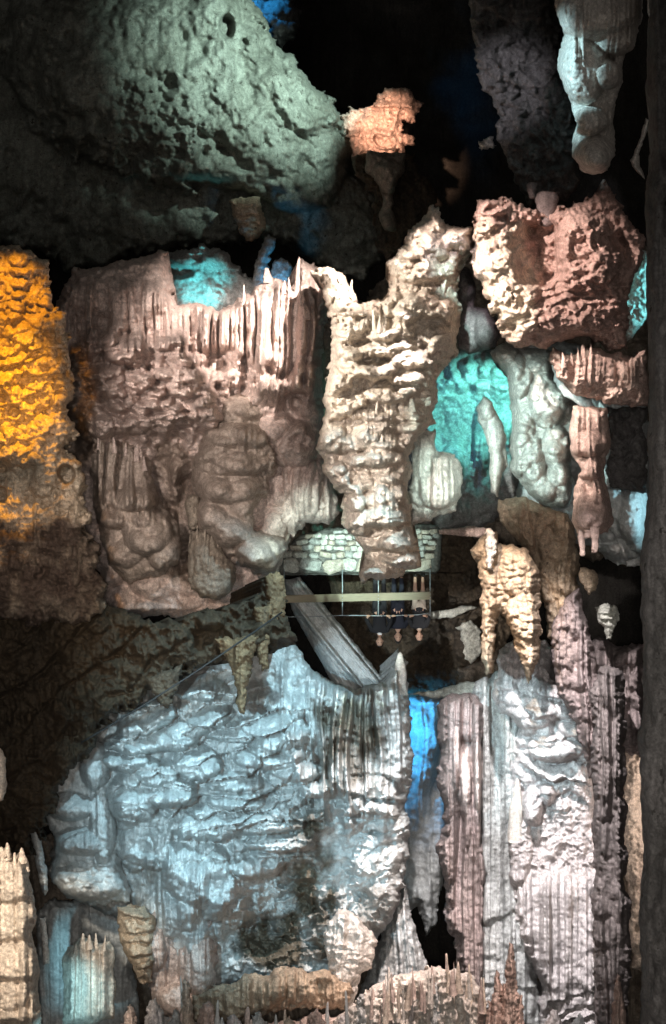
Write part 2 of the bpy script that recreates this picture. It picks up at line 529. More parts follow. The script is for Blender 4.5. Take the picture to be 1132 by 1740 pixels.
    def flutes(s, wd, amp, mask=1.0, wander=0.5, ang=0.0, lenv=140, brk=0.55):
        a = math.radians(ang)
        x = s.u * math.cos(a) + s.v * math.sin(a)
        y = -s.u * math.sin(a) + s.v * math.cos(a)
        xx = x / wd + wander * fbm(x / (wd * 7), y / lenv, s.seed + 31, 3) * 2
        f = ribs(xx, s.seed + 32) + 0.35 * ribs(xx * 2.3 + 9, s.seed + 35)
        m = ss(0.5 - brk, 0.5 + brk * 0.4, vn(xx / 1.6, y / (lenv * 0.8), s.seed + 33))
        s.h = s.h + 1.35 * amp * f * m * mask * s.e
        return s

    def ledges(s, sp, amp, mask=1.0, slope=0.0, warp=0.8, fr=0.18, wd=6, sharp=0.82):
        x = ribs(s.u / wd, s.seed + 41)
        t = s.v / sp + slope * s.u / sp + warp * fbm(s.u / (sp * 2.2), s.v / (sp * 2.2), s.seed + 42, 4)
        t = t + fr * x * (0.5 + 0.5 * fbm(s.u / 30, s.v / 30, s.seed + 43, 2))
        f = t - np.floor(t)
        saw = np.where(f < sharp, np.sqrt(np.clip(f / sharp, 0, 1)), 1 - ss(sharp, 1.0, f))
        per = 0.45 + 0.75 * hsh(np.floor(t), np.floor(s.u / (sp * 4) + hsh(np.floor(t), t * 0, 3) * 3), s.seed + 44)
        per = 0.6 * per + 0.5 * vn(s.u / (sp * 1.8), s.v / sp, s.seed + 45)
        s.h = s.h + 1.5 * amp * saw * per * mask * s.e
        return s

    def crag(s, scale, amp, mask=1.0, sy=1.0, kind='fbm'):
        x, y = s.u / scale, s.v / (scale * sy)
        n = fbm(x, y, s.seed + 51, 5, 0.55) if kind == 'fbm' else \
            ridged(x + 0.6 * fbm(x, y, s.seed + 55, 2), y + 0.6 * fbm(x, y, s.seed + 56, 2), s.seed + 52, 4) * 2 - 1.2
        s.h = s.h + amp * n * mask * (0.3 + 0.7 * s.e)
        return s

    def pit(s, cu, cv, ru, rv, depth, soft=0.5):
        s.h = s.h - depth * s.ell(cu, cv, ru, rv, soft)
        return s

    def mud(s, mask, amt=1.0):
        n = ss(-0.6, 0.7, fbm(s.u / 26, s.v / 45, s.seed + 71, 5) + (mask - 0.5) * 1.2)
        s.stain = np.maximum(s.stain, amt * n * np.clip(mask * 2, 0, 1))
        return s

    def raise_(s, mask, amp):
        s.h = s.h + amp * mask * s.e
        return s

    def depth_at(s, u, v):
        j = int(np.clip(round((u - s.u[0, 0]) / s.step), 0, s.u.shape[1] - 1))
        i = int(np.clip(round((v - s.v[0, 0]) / s.step), 0, s.u.shape[0] - 1))
        hh = s.h0[i, j] + s.gain * (s.h[i, j] - s.h0[i, j])
        return float(s.dep[i, j] - max(0.0, hh) * K * s.D)

    def build(s, name, mat, label=None, cat=None, group=None, kind=None, parent=None):
        st = s.step
        gv, gu = np.gradient(s.d, st)
        gl = np.sqrt(gu * gu + gv * gv) + 1e-6
        out = s.d < 0
        mv = np.where(out, -s.d, 0)
        u = s.u + np.where(out, gu / gl * mv, 0)
        v = s.v + np.where(out, gv / gl * mv, 0)
        ok = s.d > -1.2 * st
        s.h = s.h0 + s.gain * (s.h - s.h0)
        # small grain so that no face is smooth
        s.h = s.h + s.grain * (1.6 * fbm(s.u / 6, s.v / 6, s.seed + 61, 3) + 2.2 * pill(s.u / 9, s.v / 7, s.seed + 63)) * (0.3 + 0.7 * s.e)
        h = np.where(out, np.minimum(s.h, 0), s.h)
        dep = s.dep - h * K * s.D
        q = ok[:-1, :-1] & ok[1:, :-1] & ok[:-1, 1:] & ok[1:, 1:]
        ins4 = (s.d[:-1, :-1] > 0) | (s.d[1:, :-1] > 0) | (s.d[:-1, 1:] > 0) | (s.d[1:, 1:] > 0)
        q &= ins4
        ny, nx = s.u.shape
        idx = np.arange(ny * nx).reshape(ny, nx)
        a, b, c, d = idx[:-1, :-1][q], idx[:-1, 1:][q], idx[1:, 1:][q], idx[1:, :-1][q]
        F = np.stack([a, b, c, d], axis=1)
        X = -(u - CU) * K * dep
        Y = dep
        Z = (v - CV) * K * dep
        V = np.stack([X.ravel(), Y.ravel(), Z.ravel()], axis=1)
        # the sides: walls running back from the outline
        E = np.concatenate([F[:, [0, 1]], F[:, [1, 2]], F[:, [2, 3]], F[:, [3, 0]]])
        key = np.sort(E, axis=1)
        kk = key[:, 0].astype(np.int64) * (ny * nx) + key[:, 1]
        un, inv, cn = np.unique(kk, return_inverse=True, return_counts=True)
        be = E[cn[inv] == 1]
        bv = np.unique(be)
        pc = V[bv]
        ctr = np.array([X[ok].mean(), 0, Z[ok].mean()])
        f1 = (pc[:, 1:2] + s.back) / pc[:, 1:2]
        bk = pc * f1
        bk[:, 0] += (ctr[0] - pc[:, 0]) * 0.12
        bk[:, 2] += (ctr[2] - pc[:, 2]) * 0.12
        m2 = {int(i): ny * nx + n for n, i in enumerate(bv)}
        bq = np.array([[e[1], e[0], m2[int(e[0])], m2[int(e[1])]] for e in be], dtype=np.int64)
        F = np.concatenate([F, bq])
        V = np.concatenate([V, bk])
        used = np.unique(F)
        remap = np.full(len(V), -1, dtype=np.int64)
        remap[used] = np.arange(len(used))
        o = link_mesh(name, V[used], remap[F], mat, parent)
        if s.stain.any():
            stn = np.concatenate([s.stain.ravel(), s.stain.ravel()[bv]])[used]
            at_ = o.data.attributes.new('stain', 'FLOAT', 'POINT')
            at_.data.foreach_set('value', stn.astype(np.float32))
        tag(o, label, cat, group, kind)
        s.obj = o
        for k in s.kids:
            spike(*k[0], parent=o, **k[1])
        return o

    def spikes(s, L, mat, **kw):
        for (u, v0, v1, r) in L:
            s.kids.append(((u, v0, v1, r, s.depth_at(u, v0), mat), kw))
        return s


SPK = 0


def spike(u, v0, v1, r, D, mat, parent=None, name='spike', lean=0.0, knob=0.0, seg=12, rings=18, tipr=0.12,
          label=None, cat=None, group=None, sink=0.25, power=0.75):
    """a dripstone cone from its root v0 to its tip v1"""
    global SPK
    SPK += 1
    rnd = random.Random(SPK * 7 + 3)
    V, F = [], []
    lean = lean + (rnd.random() - 0.5) * 0.16 * (r < 9)
    tipr = tipr + (0.35 * rnd.random() if r < 9 and rnd.random() < 0.4 else 0)
    kf = 0.65 + 0.8 * rnd.random()
    v1 = v0 + (v1 - v0) * (0.75 + 0.35 * rnd.random()) if r < 9 else v1
    ph = [rnd.random() * 6.28 for _ in range(6)]
    for i in range(rings):
        t = i / (rings - 1)
        vv = v0 + (v1 - v0) * t
        uu = u + lean * t * abs(v1 - v0) + r * 0.10 * (math.sin(3 * t + ph[0]) + 0.6 * math.sin(7 * t + ph[1]))
        rr = r * kf * ((1 - t) ** power * (1 - tipr) + tipr) * (1 + 0.07 * math.sin(9 * t + ph[2]) + 0.05 * math.sin(19 * t + ph[3]) + 0.05 * (rnd.random() - 0.5))
        if knob:
            rr *= 1 + knob * math.sin(t * 17 + SPK) * (1 - t * 0.5)
        if i == rings - 1:
            rr *= 0.5
        cpt = at(uu, vv, D + sink * r * K * D)
        for j in range(seg):
            a = 2 * math.pi * j / seg
            q = rr * (1 + 0.10 * math.sin(3 * a + ph[4]) + 0.06 * math.sin(5 * a + ph[5] + 4 * t) + 0.05 * (rnd.random() - 0.5)) * K * D
            V.append((cpt.x + math.cos(a) * q, cpt.y + math.sin(a) * q, cpt.z))
    for i in range(rings - 1):
        for j in range(seg):
            F.append((i * seg + j, i * seg + (j + 1) % seg, (i + 1) * seg + (j + 1) % seg, (i + 1) * seg + j))
    F.append(tuple(range(seg)))
    F.append(tuple((rings - 1) * seg + j for j in range(seg)))
    o = link_mesh(name, V, F, mat, parent)
    return tag(o, label, cat, group)


rnd = random.Random(5)

# ================================================================== the cave itself
def shell(name, poly_pts, mat):
    pass


# far wall
us, vs = np.meshgrid(np.arange(-700, 1860, 12.0), np.arange(-500, 2260, 12.0))
dep = 40 + 1.6 * fbm(us / 150, vs / 150, 3, 5) + 0.8 * ridged(us / 60, vs / 90, 8, 3)
edge = np.maximum(np.abs(us - 566) / 1300, np.abs(vs - 870) / 1420)
dep = dep - 8 * ss(0.55, 1.0, edge)
V = np.stack([(-(us - CU) * K * dep).ravel(), dep.ravel(), ((vs - CV) * K * dep).ravel()], 1)
ny, nx = us.shape
I = np.arange(ny * nx).reshape(ny, nx)
F = np.stack([I[:-1, :-1].ravel(), I[:-1, 1:].ravel(), I[1:, 1:].ravel(), I[1:, :-1].ravel()], 1)
tag(link_mesh('cave_wall', V, F, M['dark']), kind='structure')


def sheet(name, axis, pos, a0, a1, b0, b1, mat):
    A, B = np.meshgrid(np.linspace(a0, a1, 60), np.linspace(b0, b1, 60))
    n = 0.7 * fbm(A / 3, B / 3, 91 + int(abs(pos)), 5)
    if axis == 'z':
        V = np.stack([A.ravel(), B.ravel(), (pos + n).ravel()], 1)
    else:
        V = np.stack([(pos + n).ravel(), A.ravel(), B.ravel()], 1)
    I = np.arange(3600).reshape(60, 60)
    F = np.stack([I[:-1, :-1].ravel(), I[:-1, 1:].ravel(), I[1:, 1:].ravel(), I[1:, :-1].ravel()], 1)
    return tag(link_mesh(name, V, F, mat), kind='structure')


sheet('cave_floor', 'z', -19, -26, 26, -2, 40, M['dark'])
sheet('cave_ceiling', 'z', 19, -26, 26, -2, 40, M['dark'])
sheet('cave_wall', 'x', -20, -2, 40, -20, 20, M['dark'])
sheet('cave_wall', 'x', 20, -2, 40, -20, 20, M['dark'])

# nearer rock that closes the view between the formations
r = Rock([(95, 560), (300, 545), (540, 560), (700, 440), (790, 400), (1110, 420), (1112, 960), (1010, 950), (900, 930), (700, 900), (420, 960), (100, 960)], 30.0, T=20, R=40, step=3.2, warp=14, back=4)
r.crag(60, 20).flutes(16, 16).ledges(50, 16).crag(16, 8)
r.build('cave_wall', M['greybrown'], kind='structure')
r = Rock([(-60, 1420), (60, 1400), (240, 1500), (600, 1500), (640, 1580), (640, 1800), (-60, 1800)], 28.4, T=20, R=40, step=3.2, warp=14, back=4)
r.crag(60, 18).flutes(15, 18).crag(16, 8)
r.build('cave_wall', M['greybrown'], kind='structure')
r = Rock([(775, 1130), (1000, 1110), (1110, 1160), (1110, 1800), (775, 1800)], 28.4, T=20, R=40, step=3.2, warp=8, back=4)
r.crag(60, 18).flutes(15, 18).crag(16, 8)
r.build('cave_wall', M['greybrown'], kind='structure')

# ================================================================== top of the picture
r = Rock([(395, -90), (520, -90), (508, 0), (502, 50), (484, 84), (462, 70), (430, 40)], 36, T=30, R=40, step=2.4, warp=12)
r.crag(30, 14).pillows(26, 22, 10)
r.build('gap_rock', M['grey'], 'blue lit rock in the gap above the big green boulder at the top', 'rock')
r = Rock([(-330, -70), (420, -70), (440, 30), (500, 100), (560, 172), (612, 240), (600, 290), (640, 335), (655, 400), (650, 450),
          (612, 472), (560, 458), (520, 425), (470, 400), (400, 415), (300, 420), (230, 435), (110, 470), (92, 430), (0, 420), (-150, 430), (-330, 400)],
         31, T=120, R=230, step=2.6, warp=10, tilt=(0, 0), back=2.5, grain=0.4, gain=1.3)
r.lobes([(330, 60, 330, 260, 60), (440, 190, 200, 120, 50, 50), (360, 250, 150, 70, 45, 10)], asym=0.5)
fac = np.clip(1 - np.abs((s_ := (r.u - 350) * 0.8 - (r.v - 60) * 0.55)) / 160, 0, 1)
r.crag(130, 24).crag(40, 16, mask=r.ell(260, 210, 130, 120, 0.6)).crag(18, 9, mask=r.ell(260, 220, 120, 100), kind='ridged')
r.crag(30, 6).pit(385, 45, 14, 20, 30, 0.4).pit(415, 72, 8, 8, 16)
r.flutes(22, 10, mask=r.ell(500, 130, 130, 160), wander=1.0, ang=-35)
r.build('boulder', M['green'], 'huge grey green slanting boulder filling the top left corner', 'boulder')
r = Rock([(390, 340), (442, 335), (448, 365), (453, 386), (441, 405), (428, 413), (415, 406), (404, 388)], 28.4, T=24, step=1.8, warp=4, wscale=16)
r.ledges(16, 5).crag(12, 6)
r.build('rock_stub', M['tan'], 'short blunt tan stump sticking out under the big green boulder', 'rock stub')

r = Rock([(594, 268), (640, 262), (704, 260), (716, 300), (738, 325), (748, 352), (712, 385), (684, 410), (660, 450), (636, 420), (636, 330), (610, 300)], 27.6, T=22, warp=9)
r.crag(30, 14).crag(12, 7, kind='ridged')
r.build('rock_mass', M['darkbrown'], 'dark brown rock between the pink lit rock and the top of the cream pillar', 'rock')
r = Rock([(622, 255), (690, 262), (690, 290), (672, 320), (668, 355), (676, 375), (668, 396), (650, 392), (645, 370), (652, 340), (640, 310), (620, 290)],
         26.2, T=22, warp=4)
r.lobes([(661, 378, 15, 18, 12), (660, 300, 30, 30, 14)]).crag(14, 8)
r.build('rock_finger', M['greybrown'], 'dark brown rock finger with round knob end right of the big boulder', 'rock')

r = Rock([(570, 192), (612, 184), (640, 168), (655, 148), (690, 148), (718, 182), (702, 206), (690, 202), (682, 222), (708, 236), (706, 250), (690, 248),
          (694, 278), (672, 258), (652, 272), (625, 264), (602, 278), (590, 240), (580, 205)], 29.5, T=30, warp=7, wscale=16, step=2)
r.crag(30, 16, kind='ridged').crag(12, 8).pit(655, 185, 30, 4, 8)
r.build('lit_rock', M['pink'], 'jagged pink rock lit warmly in the dark gap at the top centre', 'rock')
r = Rock([(812, 240), (825, 236), (838, 232), (842, 250), (830, 256), (816, 256)], 25, T=10, warp=4, wscale=10, step=1.5)
r.build('lit_rock', M['white'], 'tiny bright pink rock chip in the black gap left of the hanging grey mass', 'rock')

r = Rock([(798, -70), (962, -70), (956, 60), (966, 120), (980, 170), (992, 240), (988, 300), (962, 345), (900, 348), (872, 312), (865, 280), (847, 232),
          (840, 190), (822, 150), (808, 100), (803, 50)], 21.5, T=60, R=90, step=2.5, warp=8)
r.crag(60, 22).crag(22, 14, kind='ridged').crag(10, 8, mask=r.ell(900, 230, 90, 120))
r.flutes(9, 10, mask=r.ell(955, 150, 40, 60), ang=30)
r.build('rock_mass', M['grey'], 'rough dark grey rock mass at the top right beside the pale bulb column', 'rock')
spike(904, 312, 338, 9, 20.6, M['purple'], name='rock_stub', tipr=0.5, label='tiny lilac rock nub under the rough dark grey mass', cat='rock stub')
spike(928, 330, 385, 16, 20.4, M['purple'], name='rock_stub', tipr=0.35, label='small lilac grey rock tip hanging over the pink rock mass', cat='rock stub')

r = Rock([(938, -70), (1090, -70), (1092, 30), (1082, 80), (1062, 92), (1058, 130), (1048, 170), (1040, 210), (1047, 262), (1032, 290), (1005, 297),
          (985, 290), (973, 262), (976, 240), (984, 215), (974, 190), (962, 160), (952, 130), (948, 90), (955, 60), (944, 20)],
         19, T=40, R=60, step=2, warp=4)
r.lobes([(1010, 25, 72, 46, 40), (990, 115, 40, 65, 34), (1030, 126, 26, 27, 36), (1045, 60, 45, 34, 30), (1000, 205, 36, 26, 34), (1012, 262, 36, 33, 44)], asym=0.35)
r.flutes(9, 9, mask=r.ell(1030, 10, 80, 50)).flutes(7, 8, mask=r.band(-60, 110)).flutes(8, 7, mask=r.ell(1010, 205, 50, 25)).pillows(11, 13, 7, mask=r.ell(965, 110, 35, 80))
r.crag(20, 5)
r.build('bulb_column', M['white'], 'pale cyan column of stacked round bulbs at the top right', 'dripstone')
r = Rock([(1096, 200), (1104, 205), (1092, 245), (1086, 262), (1090, 285), (1096, 305), (1080, 290), (1072, 272), (1082, 250), (1090, 225)], 20, T=8, warp=3, step=1.5)
r.build('rock_sliver', M['white'], 'thin pale twisted rock sliver right of the bulb column', 'rock')
r = Rock([(1100, -40), (1112, -40), (1108, 20), (1104, 42), (1099, 20)], 17, T=6, warp=3, step=1.5)
r.build('rock_sliver', M['white'], 'narrow bright rock sliver at the very top right edge', 'rock')

# ================================================================== left, yellow
r = Rock([(-330, 400), (-120, 430), (10, 422), (45, 424), (60, 426), (66, 438), (76, 436), (80, 480), (86, 515), (106, 540), (110, 600), (122, 650), (114, 700), (126, 740),
          (120, 770), (146, 792), (152, 835), (140, 862), (158, 885), (146, 905), (170, 930), (160, 965), (186, 1010), (150, 1060), (-330, 1060)], 20.6, T=60, R=80, step=2.2, warp=13, gain=1.0)
r.lobes([(32, 440, 18, 13, 16), (34, 460, 16, 9, 12), (32, 480, 17, 10, 14), (32, 500, 14, 8, 10), (60, 600, 70, 50, 20), (40, 700, 80, 110, 24), (70, 790, 28, 60, 20), (135, 800, 14, 40, 18)], asym=0.5)
r.ledges(34, 16, mask=r.band(510, 680), slope=0.3, warp=1.8).plate(40, 30, 18, asym=0.5, mask=r.band(500, 800)).crag(60, 26).crag(26, 14).crag(13, 9, kind='ridged').pillows(34, 26, 12)
r.flutes(8, 10, mask=r.band(800, 925)).flutes(7, 9, mask=r.band(930, 970, 10)).flutes(12, 8, mask=r.band(640, 800))
r.pillows(20, 12, 12, mask=r.band(910, 1040)).pit(114, 806, 15, 18, 70, 0.3).pit(5, 790, 12, 12, 30).pit(2, 840, 12, 14, 30).pit(24, 700, 10, 10, 22)
r.mud(r.band(890, 1080))  # lower part coloured darker brown
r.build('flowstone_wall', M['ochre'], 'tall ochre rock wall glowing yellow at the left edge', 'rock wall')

# ================================================================== left flowstone
r = Rock([(116, 475), (124, 455), (170, 450), (215, 445), (250, 432), (270, 426), (285, 430), (292, 470), (300, 514), (330, 510), (375, 526), (400, 518), (412, 505),
          (420, 502), (450, 482), (475, 478), (498, 482), (505, 468), (515, 440), (530, 447), (562, 470), (556, 520), (552, 560), (550, 600), (546, 660), (550, 700),
          (548, 760), (560, 800), (575, 870), (520, 882), (500, 900), (490, 930), (470, 985), (440, 1015), (380, 1050), (190, 1050), (170, 1000), (150, 920),
          (110, 830), (80, 760), (70, 660), (66, 600), (80, 540)], 24.4, T=60, R=70, step=2.2, warp=7, grain=0.9)
r.raise_(r.ell(205, 490, 95, 70, 0.4), 26).raise_(r.ell(480, 560, 75, 100, 0.5), 22)
r.flutes(12, 40, mask=r.band(478, 600, 14) * (1 - r.ell(480, 560, 80, 130, 0.5)), lenv=200)
r.flutes(14, 44, mask=r.ell(480, 570, 80, 120, 0.4), lenv=260, brk=0.7)
r.pillows(36, 27, 56, mask=r.ell(230, 665, 150, 105, 0.4), fill=0.95).pillows(19, 15, 14, mask=r.ell(240, 680, 170, 130)).scales(80, 60, 50, mask=r.ell(450, 700, 110, 90, 0.5), asym=0.7).scales(60, 40, 30, mask=r.band(760, 1050), asym=0.6)
r.flutes(7, 12, mask=r.band(520, 700, 20) * r.ell(370, 600, 110, 110), lenv=160)
r.lobes([(285, 645, 32, 22, 34), (270, 680, 26, 20, 34), (320, 610, 34, 13, 26), (330, 640, 30, 13, 26), (310, 665, 26, 12, 24), (290, 700, 30, 18, 30),
         (250, 640, 24, 18, 22), (200, 680, 28, 22, 24), (170, 720, 26, 24, 20), (230, 720, 26, 20, 20), (190, 640, 24, 18, 18), (215, 610, 26, 14, 18),
         (385, 645, 46, 16, 22), (370, 690, 60, 40, 30), (505, 650, 34, 22, 24), (525, 560, 24, 50, 16), (525, 625, 26, 24, 24), (500, 720, 55, 80, 26), (440, 690, 40, 60, 20)], asym=0.4)
r.pillows(26, 17, 20, mask=r.ell(250, 670, 130, 90, 0.4)).pillows(14, 10, 9, mask=r.ell(240, 690, 140, 110, 0.4))
r.ledges(24, 12, mask=r.ell(260, 650, 130, 80)).lobes([(450, 620, 40, 26, 16), (410, 600, 24, 40, 12)])
r.pit(320, 880, 34, 90, 60).pit(240, 750, 60, 24, 34).pit(270, 830, 30, 80, 40).crag(36, 9).crag(14, 4)
r.mud(r.ell(320, 880, 60, 120), 0.6).mud(r.ell(130, 700, 40, 120), 0.7).mud(r.ell(290, 780, 40, 40), 0.6)  # darker brown in the cleft and along the left side
r.spikes([(414, 522, 486, 4.5), (455, 482, 448, 8), (483, 500, 470, 4), (492, 505, 466, 5.5), (504, 505, 442, 5), (520, 545, 508, 7.5), (512, 520, 478, 3)], M['rose'])
r.build('flowstone', M['rose'], 'wide pinkish curtain flowstone with spiky fluted upper edge right of the yellow wall', 'flowstone')

r = Rock([(345, 700), (362, 672), (400, 662), (440, 668), (458, 700), (460, 748), (480, 762), (474, 800), (452, 842), (430, 870), (440, 900), (492, 912), (488, 950),
          (455, 985), (410, 965), (370, 935), (336, 905), (324, 850), (328, 790), (345, 740)], 23.4, T=50, R=60, step=2.2, warp=9, grain=0.6)
r.lobes([(400, 690, 62, 30, 26), (405, 735, 58, 34, 30), (392, 780, 66, 34, 30), (385, 825, 58, 36, 28), (390, 880, 60, 50, 26), (445, 940, 46, 34, 32), (350, 800, 24, 40, 14)], asym=0.5)
r.scales(66, 44, 30, asym=0.7).flutes(8, 9, mask=r.band(720, 770, 12)).flutes(9, 12, mask=r.ell(455, 800, 22, 60)).crag(40, 12)
r.build('bulging_flowstone', M['taupe'], 'big smooth grey brown bulging flowstone stacked like a torso left of the parapet', 'flowstone')

r = Rock([(150, 740), (175, 735), (230, 755), (255, 790), (268, 850), (300, 890), (312, 930), (300, 960), (265, 985), (220, 990), (185, 960), (165, 900), (155, 830)], 23.4, T=46, R=50, step=2.2)
r.flutes(10, 34, mask=r.band(700, 860, 20)).scales(46, 36, 16, mask=r.band(870, 1000)).lobes([(250, 905, 46, 42, 36), (225, 850, 46, 22, 22), (200, 880, 32, 20, 20), (280, 935, 34, 34, 22), (210, 930, 40, 34, 14)], asym=0.4)
r.flutes(7, 9, mask=r.band(855, 890, 8)).crag(24, 6)
r.spikes([(158, 760, 738, 3), (168, 765, 742, 3), (195, 770, 738, 4), (214, 775, 745, 4), (232, 785, 752, 4), (246, 800, 772, 4)], M['rose'])
r.build('fluted_cone', M['taupe'], 'fluted cone ending in a pale round knob right of the yellow wall', 'flowstone')

r = Rock([(318, 960), (322, 905), (345, 892), (365, 900), (385, 940), (402, 968), (395, 1000), (375, 1022), (345, 1015), (325, 995)], 22.9, T=18, R=34, step=2)
r.flutes(9, 13, mask=r.band(880, 970, 15)).lobes([(360, 980, 36, 36, 5)]).crag(20, 4)
r.spikes([(322, 930, 900, 3), (335, 920, 889, 3), (348, 915, 884, 3), (360, 920, 888, 3), (370, 930, 897, 3)], M['greybrown'])
r.build('fluted_cone', M['greybrown'], 'small fluted grey brown cone below the bulging flowstone beside the dark ledge', 'flowstone')
r = Rock([(312, 850), (322, 838), (336, 845), (340, 880), (334, 900), (318, 898)], 22.6, T=14, step=1.8, warp=4)
r.crag(8, 5)
r.build('rock_lump', M['greybrown'], 'upright oval rough lump in the dark cleft left of the bulging flowstone', 'rock')

r = Rock([(470, 770), (500, 780), (545, 770), (560, 800), (576, 870), (560, 890), (520, 890), (500, 915), (470, 900), (472, 850), (478, 800)], 24.0, T=34, R=34, step=2.2)
r.flutes(14, 14).lobes([(520, 830, 26, 60, 16), (480, 810, 18, 40, 12)]).crag(30, 6)
r.build('drapery', M['rose'], 'dim greenish fluted drapery just above the left end of the stone parapet', 'flowstone')

# cyan and blue rocks seen through the gap
r = Rock([(276, 445), (290, 428), (312, 420), (345, 415), (375, 418), (392, 428), (400, 446), (414, 462), (440, 474), (430, 545), (380, 560), (300, 560), (276, 520)], 27.7, T=26, R=40, step=2.3, warp=9, wscale=18)
r.pillows(18, 14, 12, mask=r.band(400, 450)).crag(22, 8).pit(305, 462, 30, 12, 20)
r.build('gap_rock', M['midgrey'], 'turquoise lit knobbly rock in the gap below the big boulder', 'rock')
r = Rock([(424, 480), (436, 445), (444, 412), (458, 396), (466, 402), (462, 430), (456, 452), (460, 490), (430, 510)], 27.6, T=14, step=2, warp=6)
r.crag(16, 8)
r.build('gap_rock', M['midgrey'], 'upright turquoise blue rock blade in the gap below the big boulder', 'rock')
r = Rock([(456, 470), (462, 448), (476, 436), (490, 440), (498, 456), (494, 478), (480, 492), (460, 490)], 27.9, T=14, step=2, warp=4)
r.crag(16, 6)
r.build('gap_rock', M['midgrey'], 'deep blue rounded rock beside the turquoise blade in the gap', 'rock')

# ================================================================== the pillar in the middle
r = Rock([(528, 462), (548, 452), (566, 456), (580, 462), (592, 484), (614, 518), (646, 508), (660, 486), (656, 445), (682, 420), (690, 396), (718, 372), (730, 346),
          (746, 350), (748, 366), (768, 382), (806, 384), (806, 420), (790, 440), (786, 470), (776, 500), (782, 520), (782, 560), (778, 600), (762, 622), (746, 642),
          (742, 680), (736, 722), (716, 740), (700, 752), (700, 790), (694, 830), (696, 880), (710, 930), (714, 962), (690, 972), (662, 984), (632, 985), (614, 992), (611, 974), (624, 958),
          (610, 930), (600, 906), (584, 890), (584, 858), (590, 842), (568, 830), (550, 802), (552, 780), (538, 762), (544, 730), (550, 700), (550, 660), (560, 600), (562, 540), (552, 520), (545, 480)],
         21.6, T=105, R=100, step=1.9, warp=6, wscale=20, gain=1.15)
L = [(716, 412, 52, 44, 44), (712, 455, 56, 26, 40), (690, 520, 42, 28, 46), (745, 515, 36, 34, 38), (745, 575, 36, 44, 36), (772, 400, 34, 30, 24), (600, 515, 30, 26, 24),
     (600, 560, 48, 22, 28), (660, 560, 80, 20, 34, -8), (650, 590, 78, 20, 40, -8), (700, 604, 44, 26, 44), (574, 640, 26, 80, 30), (640, 626, 66, 20, 44), (692, 640, 34, 16, 46), (696, 662, 24, 12, 48),
     (730, 640, 26, 20, 26), (590, 678, 36, 22, 36), (655, 672, 46, 14, 44), (560, 742, 26, 30, 36), (645, 705, 44, 16, 36), (700, 700, 26, 16, 30), (690, 724, 40, 12, 30), (620, 735, 56, 24, 36, -30),
     (660, 752, 50, 14, 34), (640, 776, 56, 20, 40), (570, 795, 20, 16, 30), (578, 818, 18, 14, 26), (600, 845, 26, 26, 34, 30), (640, 880, 46, 18, 40), (610, 890, 28, 20, 32), (672, 925, 34, 14, 38), (680, 950, 30, 12, 40),
     (640, 972, 26, 12, 34), (620, 982, 10, 10, 20), (700, 955, 14, 14, 30), (655, 840, 40, 30, 16)]
r.lobes(L, asym=0.6, k=1.0, edge=0.35)
r.scales(38, 30, 34, asym=0.7)
r.pillows(26, 20, 16).pillows(13, 11, 9).crag(40, 12).crag(12, 5)
r.flutes(8, 12, mask=r.band(500, 560, 12) * r.ell(650, 530, 60, 40)).flutes(7, 10, mask=r.band(690, 760, 12)).flutes(7, 10, mask=r.ell(670, 860, 40, 60)).flutes(16, 10, mask=r.ell(580, 540, 40, 130))
r.pit(625, 480, 34, 34, 24)
r.spikes([(597, 500, 470, 5), (630, 560, 528, 4), (637, 562, 524, 4), (645, 566, 528, 4), (652, 566, 536, 3), (640, 705, 675, 4), (655, 700, 668, 4), (682, 705, 674, 7), (700, 700, 678, 5),
          (720, 480, 500, 4), (736, 480, 505, 4), (745, 478, 508, 4), (754, 476, 506, 4), (640, 748, 736, 3), (648, 752, 738, 3)], M['cream'])
r.build('rock_pillar', M['cream'], 'tall craggy cream pillar of stepped ledges in the middle, ending at the parapet', 'rock pillar')

r = Rock([(700, 736), (735, 730), (742, 766), (772, 772), (786, 800), (786, 840), (770, 872), (735, 882), (698, 895), (692, 850), (698, 800)], 22.8, T=30, R=34, step=2)
r.flutes(12, 14).lobes([(745, 820, 42, 46, 20), (715, 800, 26, 60, 12)], asym=0.5).crag(30, 8)
r.build('drapery', M['white'], 'pale mint fluted drapery hugging the lower right side of the cream pillar', 'flowstone')

r = Rock([(764, 446), (800, 458), (812, 490), (806, 520), (836, 525), (852, 560), (842, 592), (800, 602), (778, 592), (774, 540), (780, 490)], 24.4, T=34, R=34, step=2.2, warp=3)
r.lobes([(786, 485, 24, 28, 22), (828, 560, 28, 38, 22), (795, 560, 24, 50, 12)]).crag(40, 4)
r.build('smooth_bulb', M['purple'], 'smooth lilac grey stone bulbs between the cream pillar and the pink mass', 'flowstone')

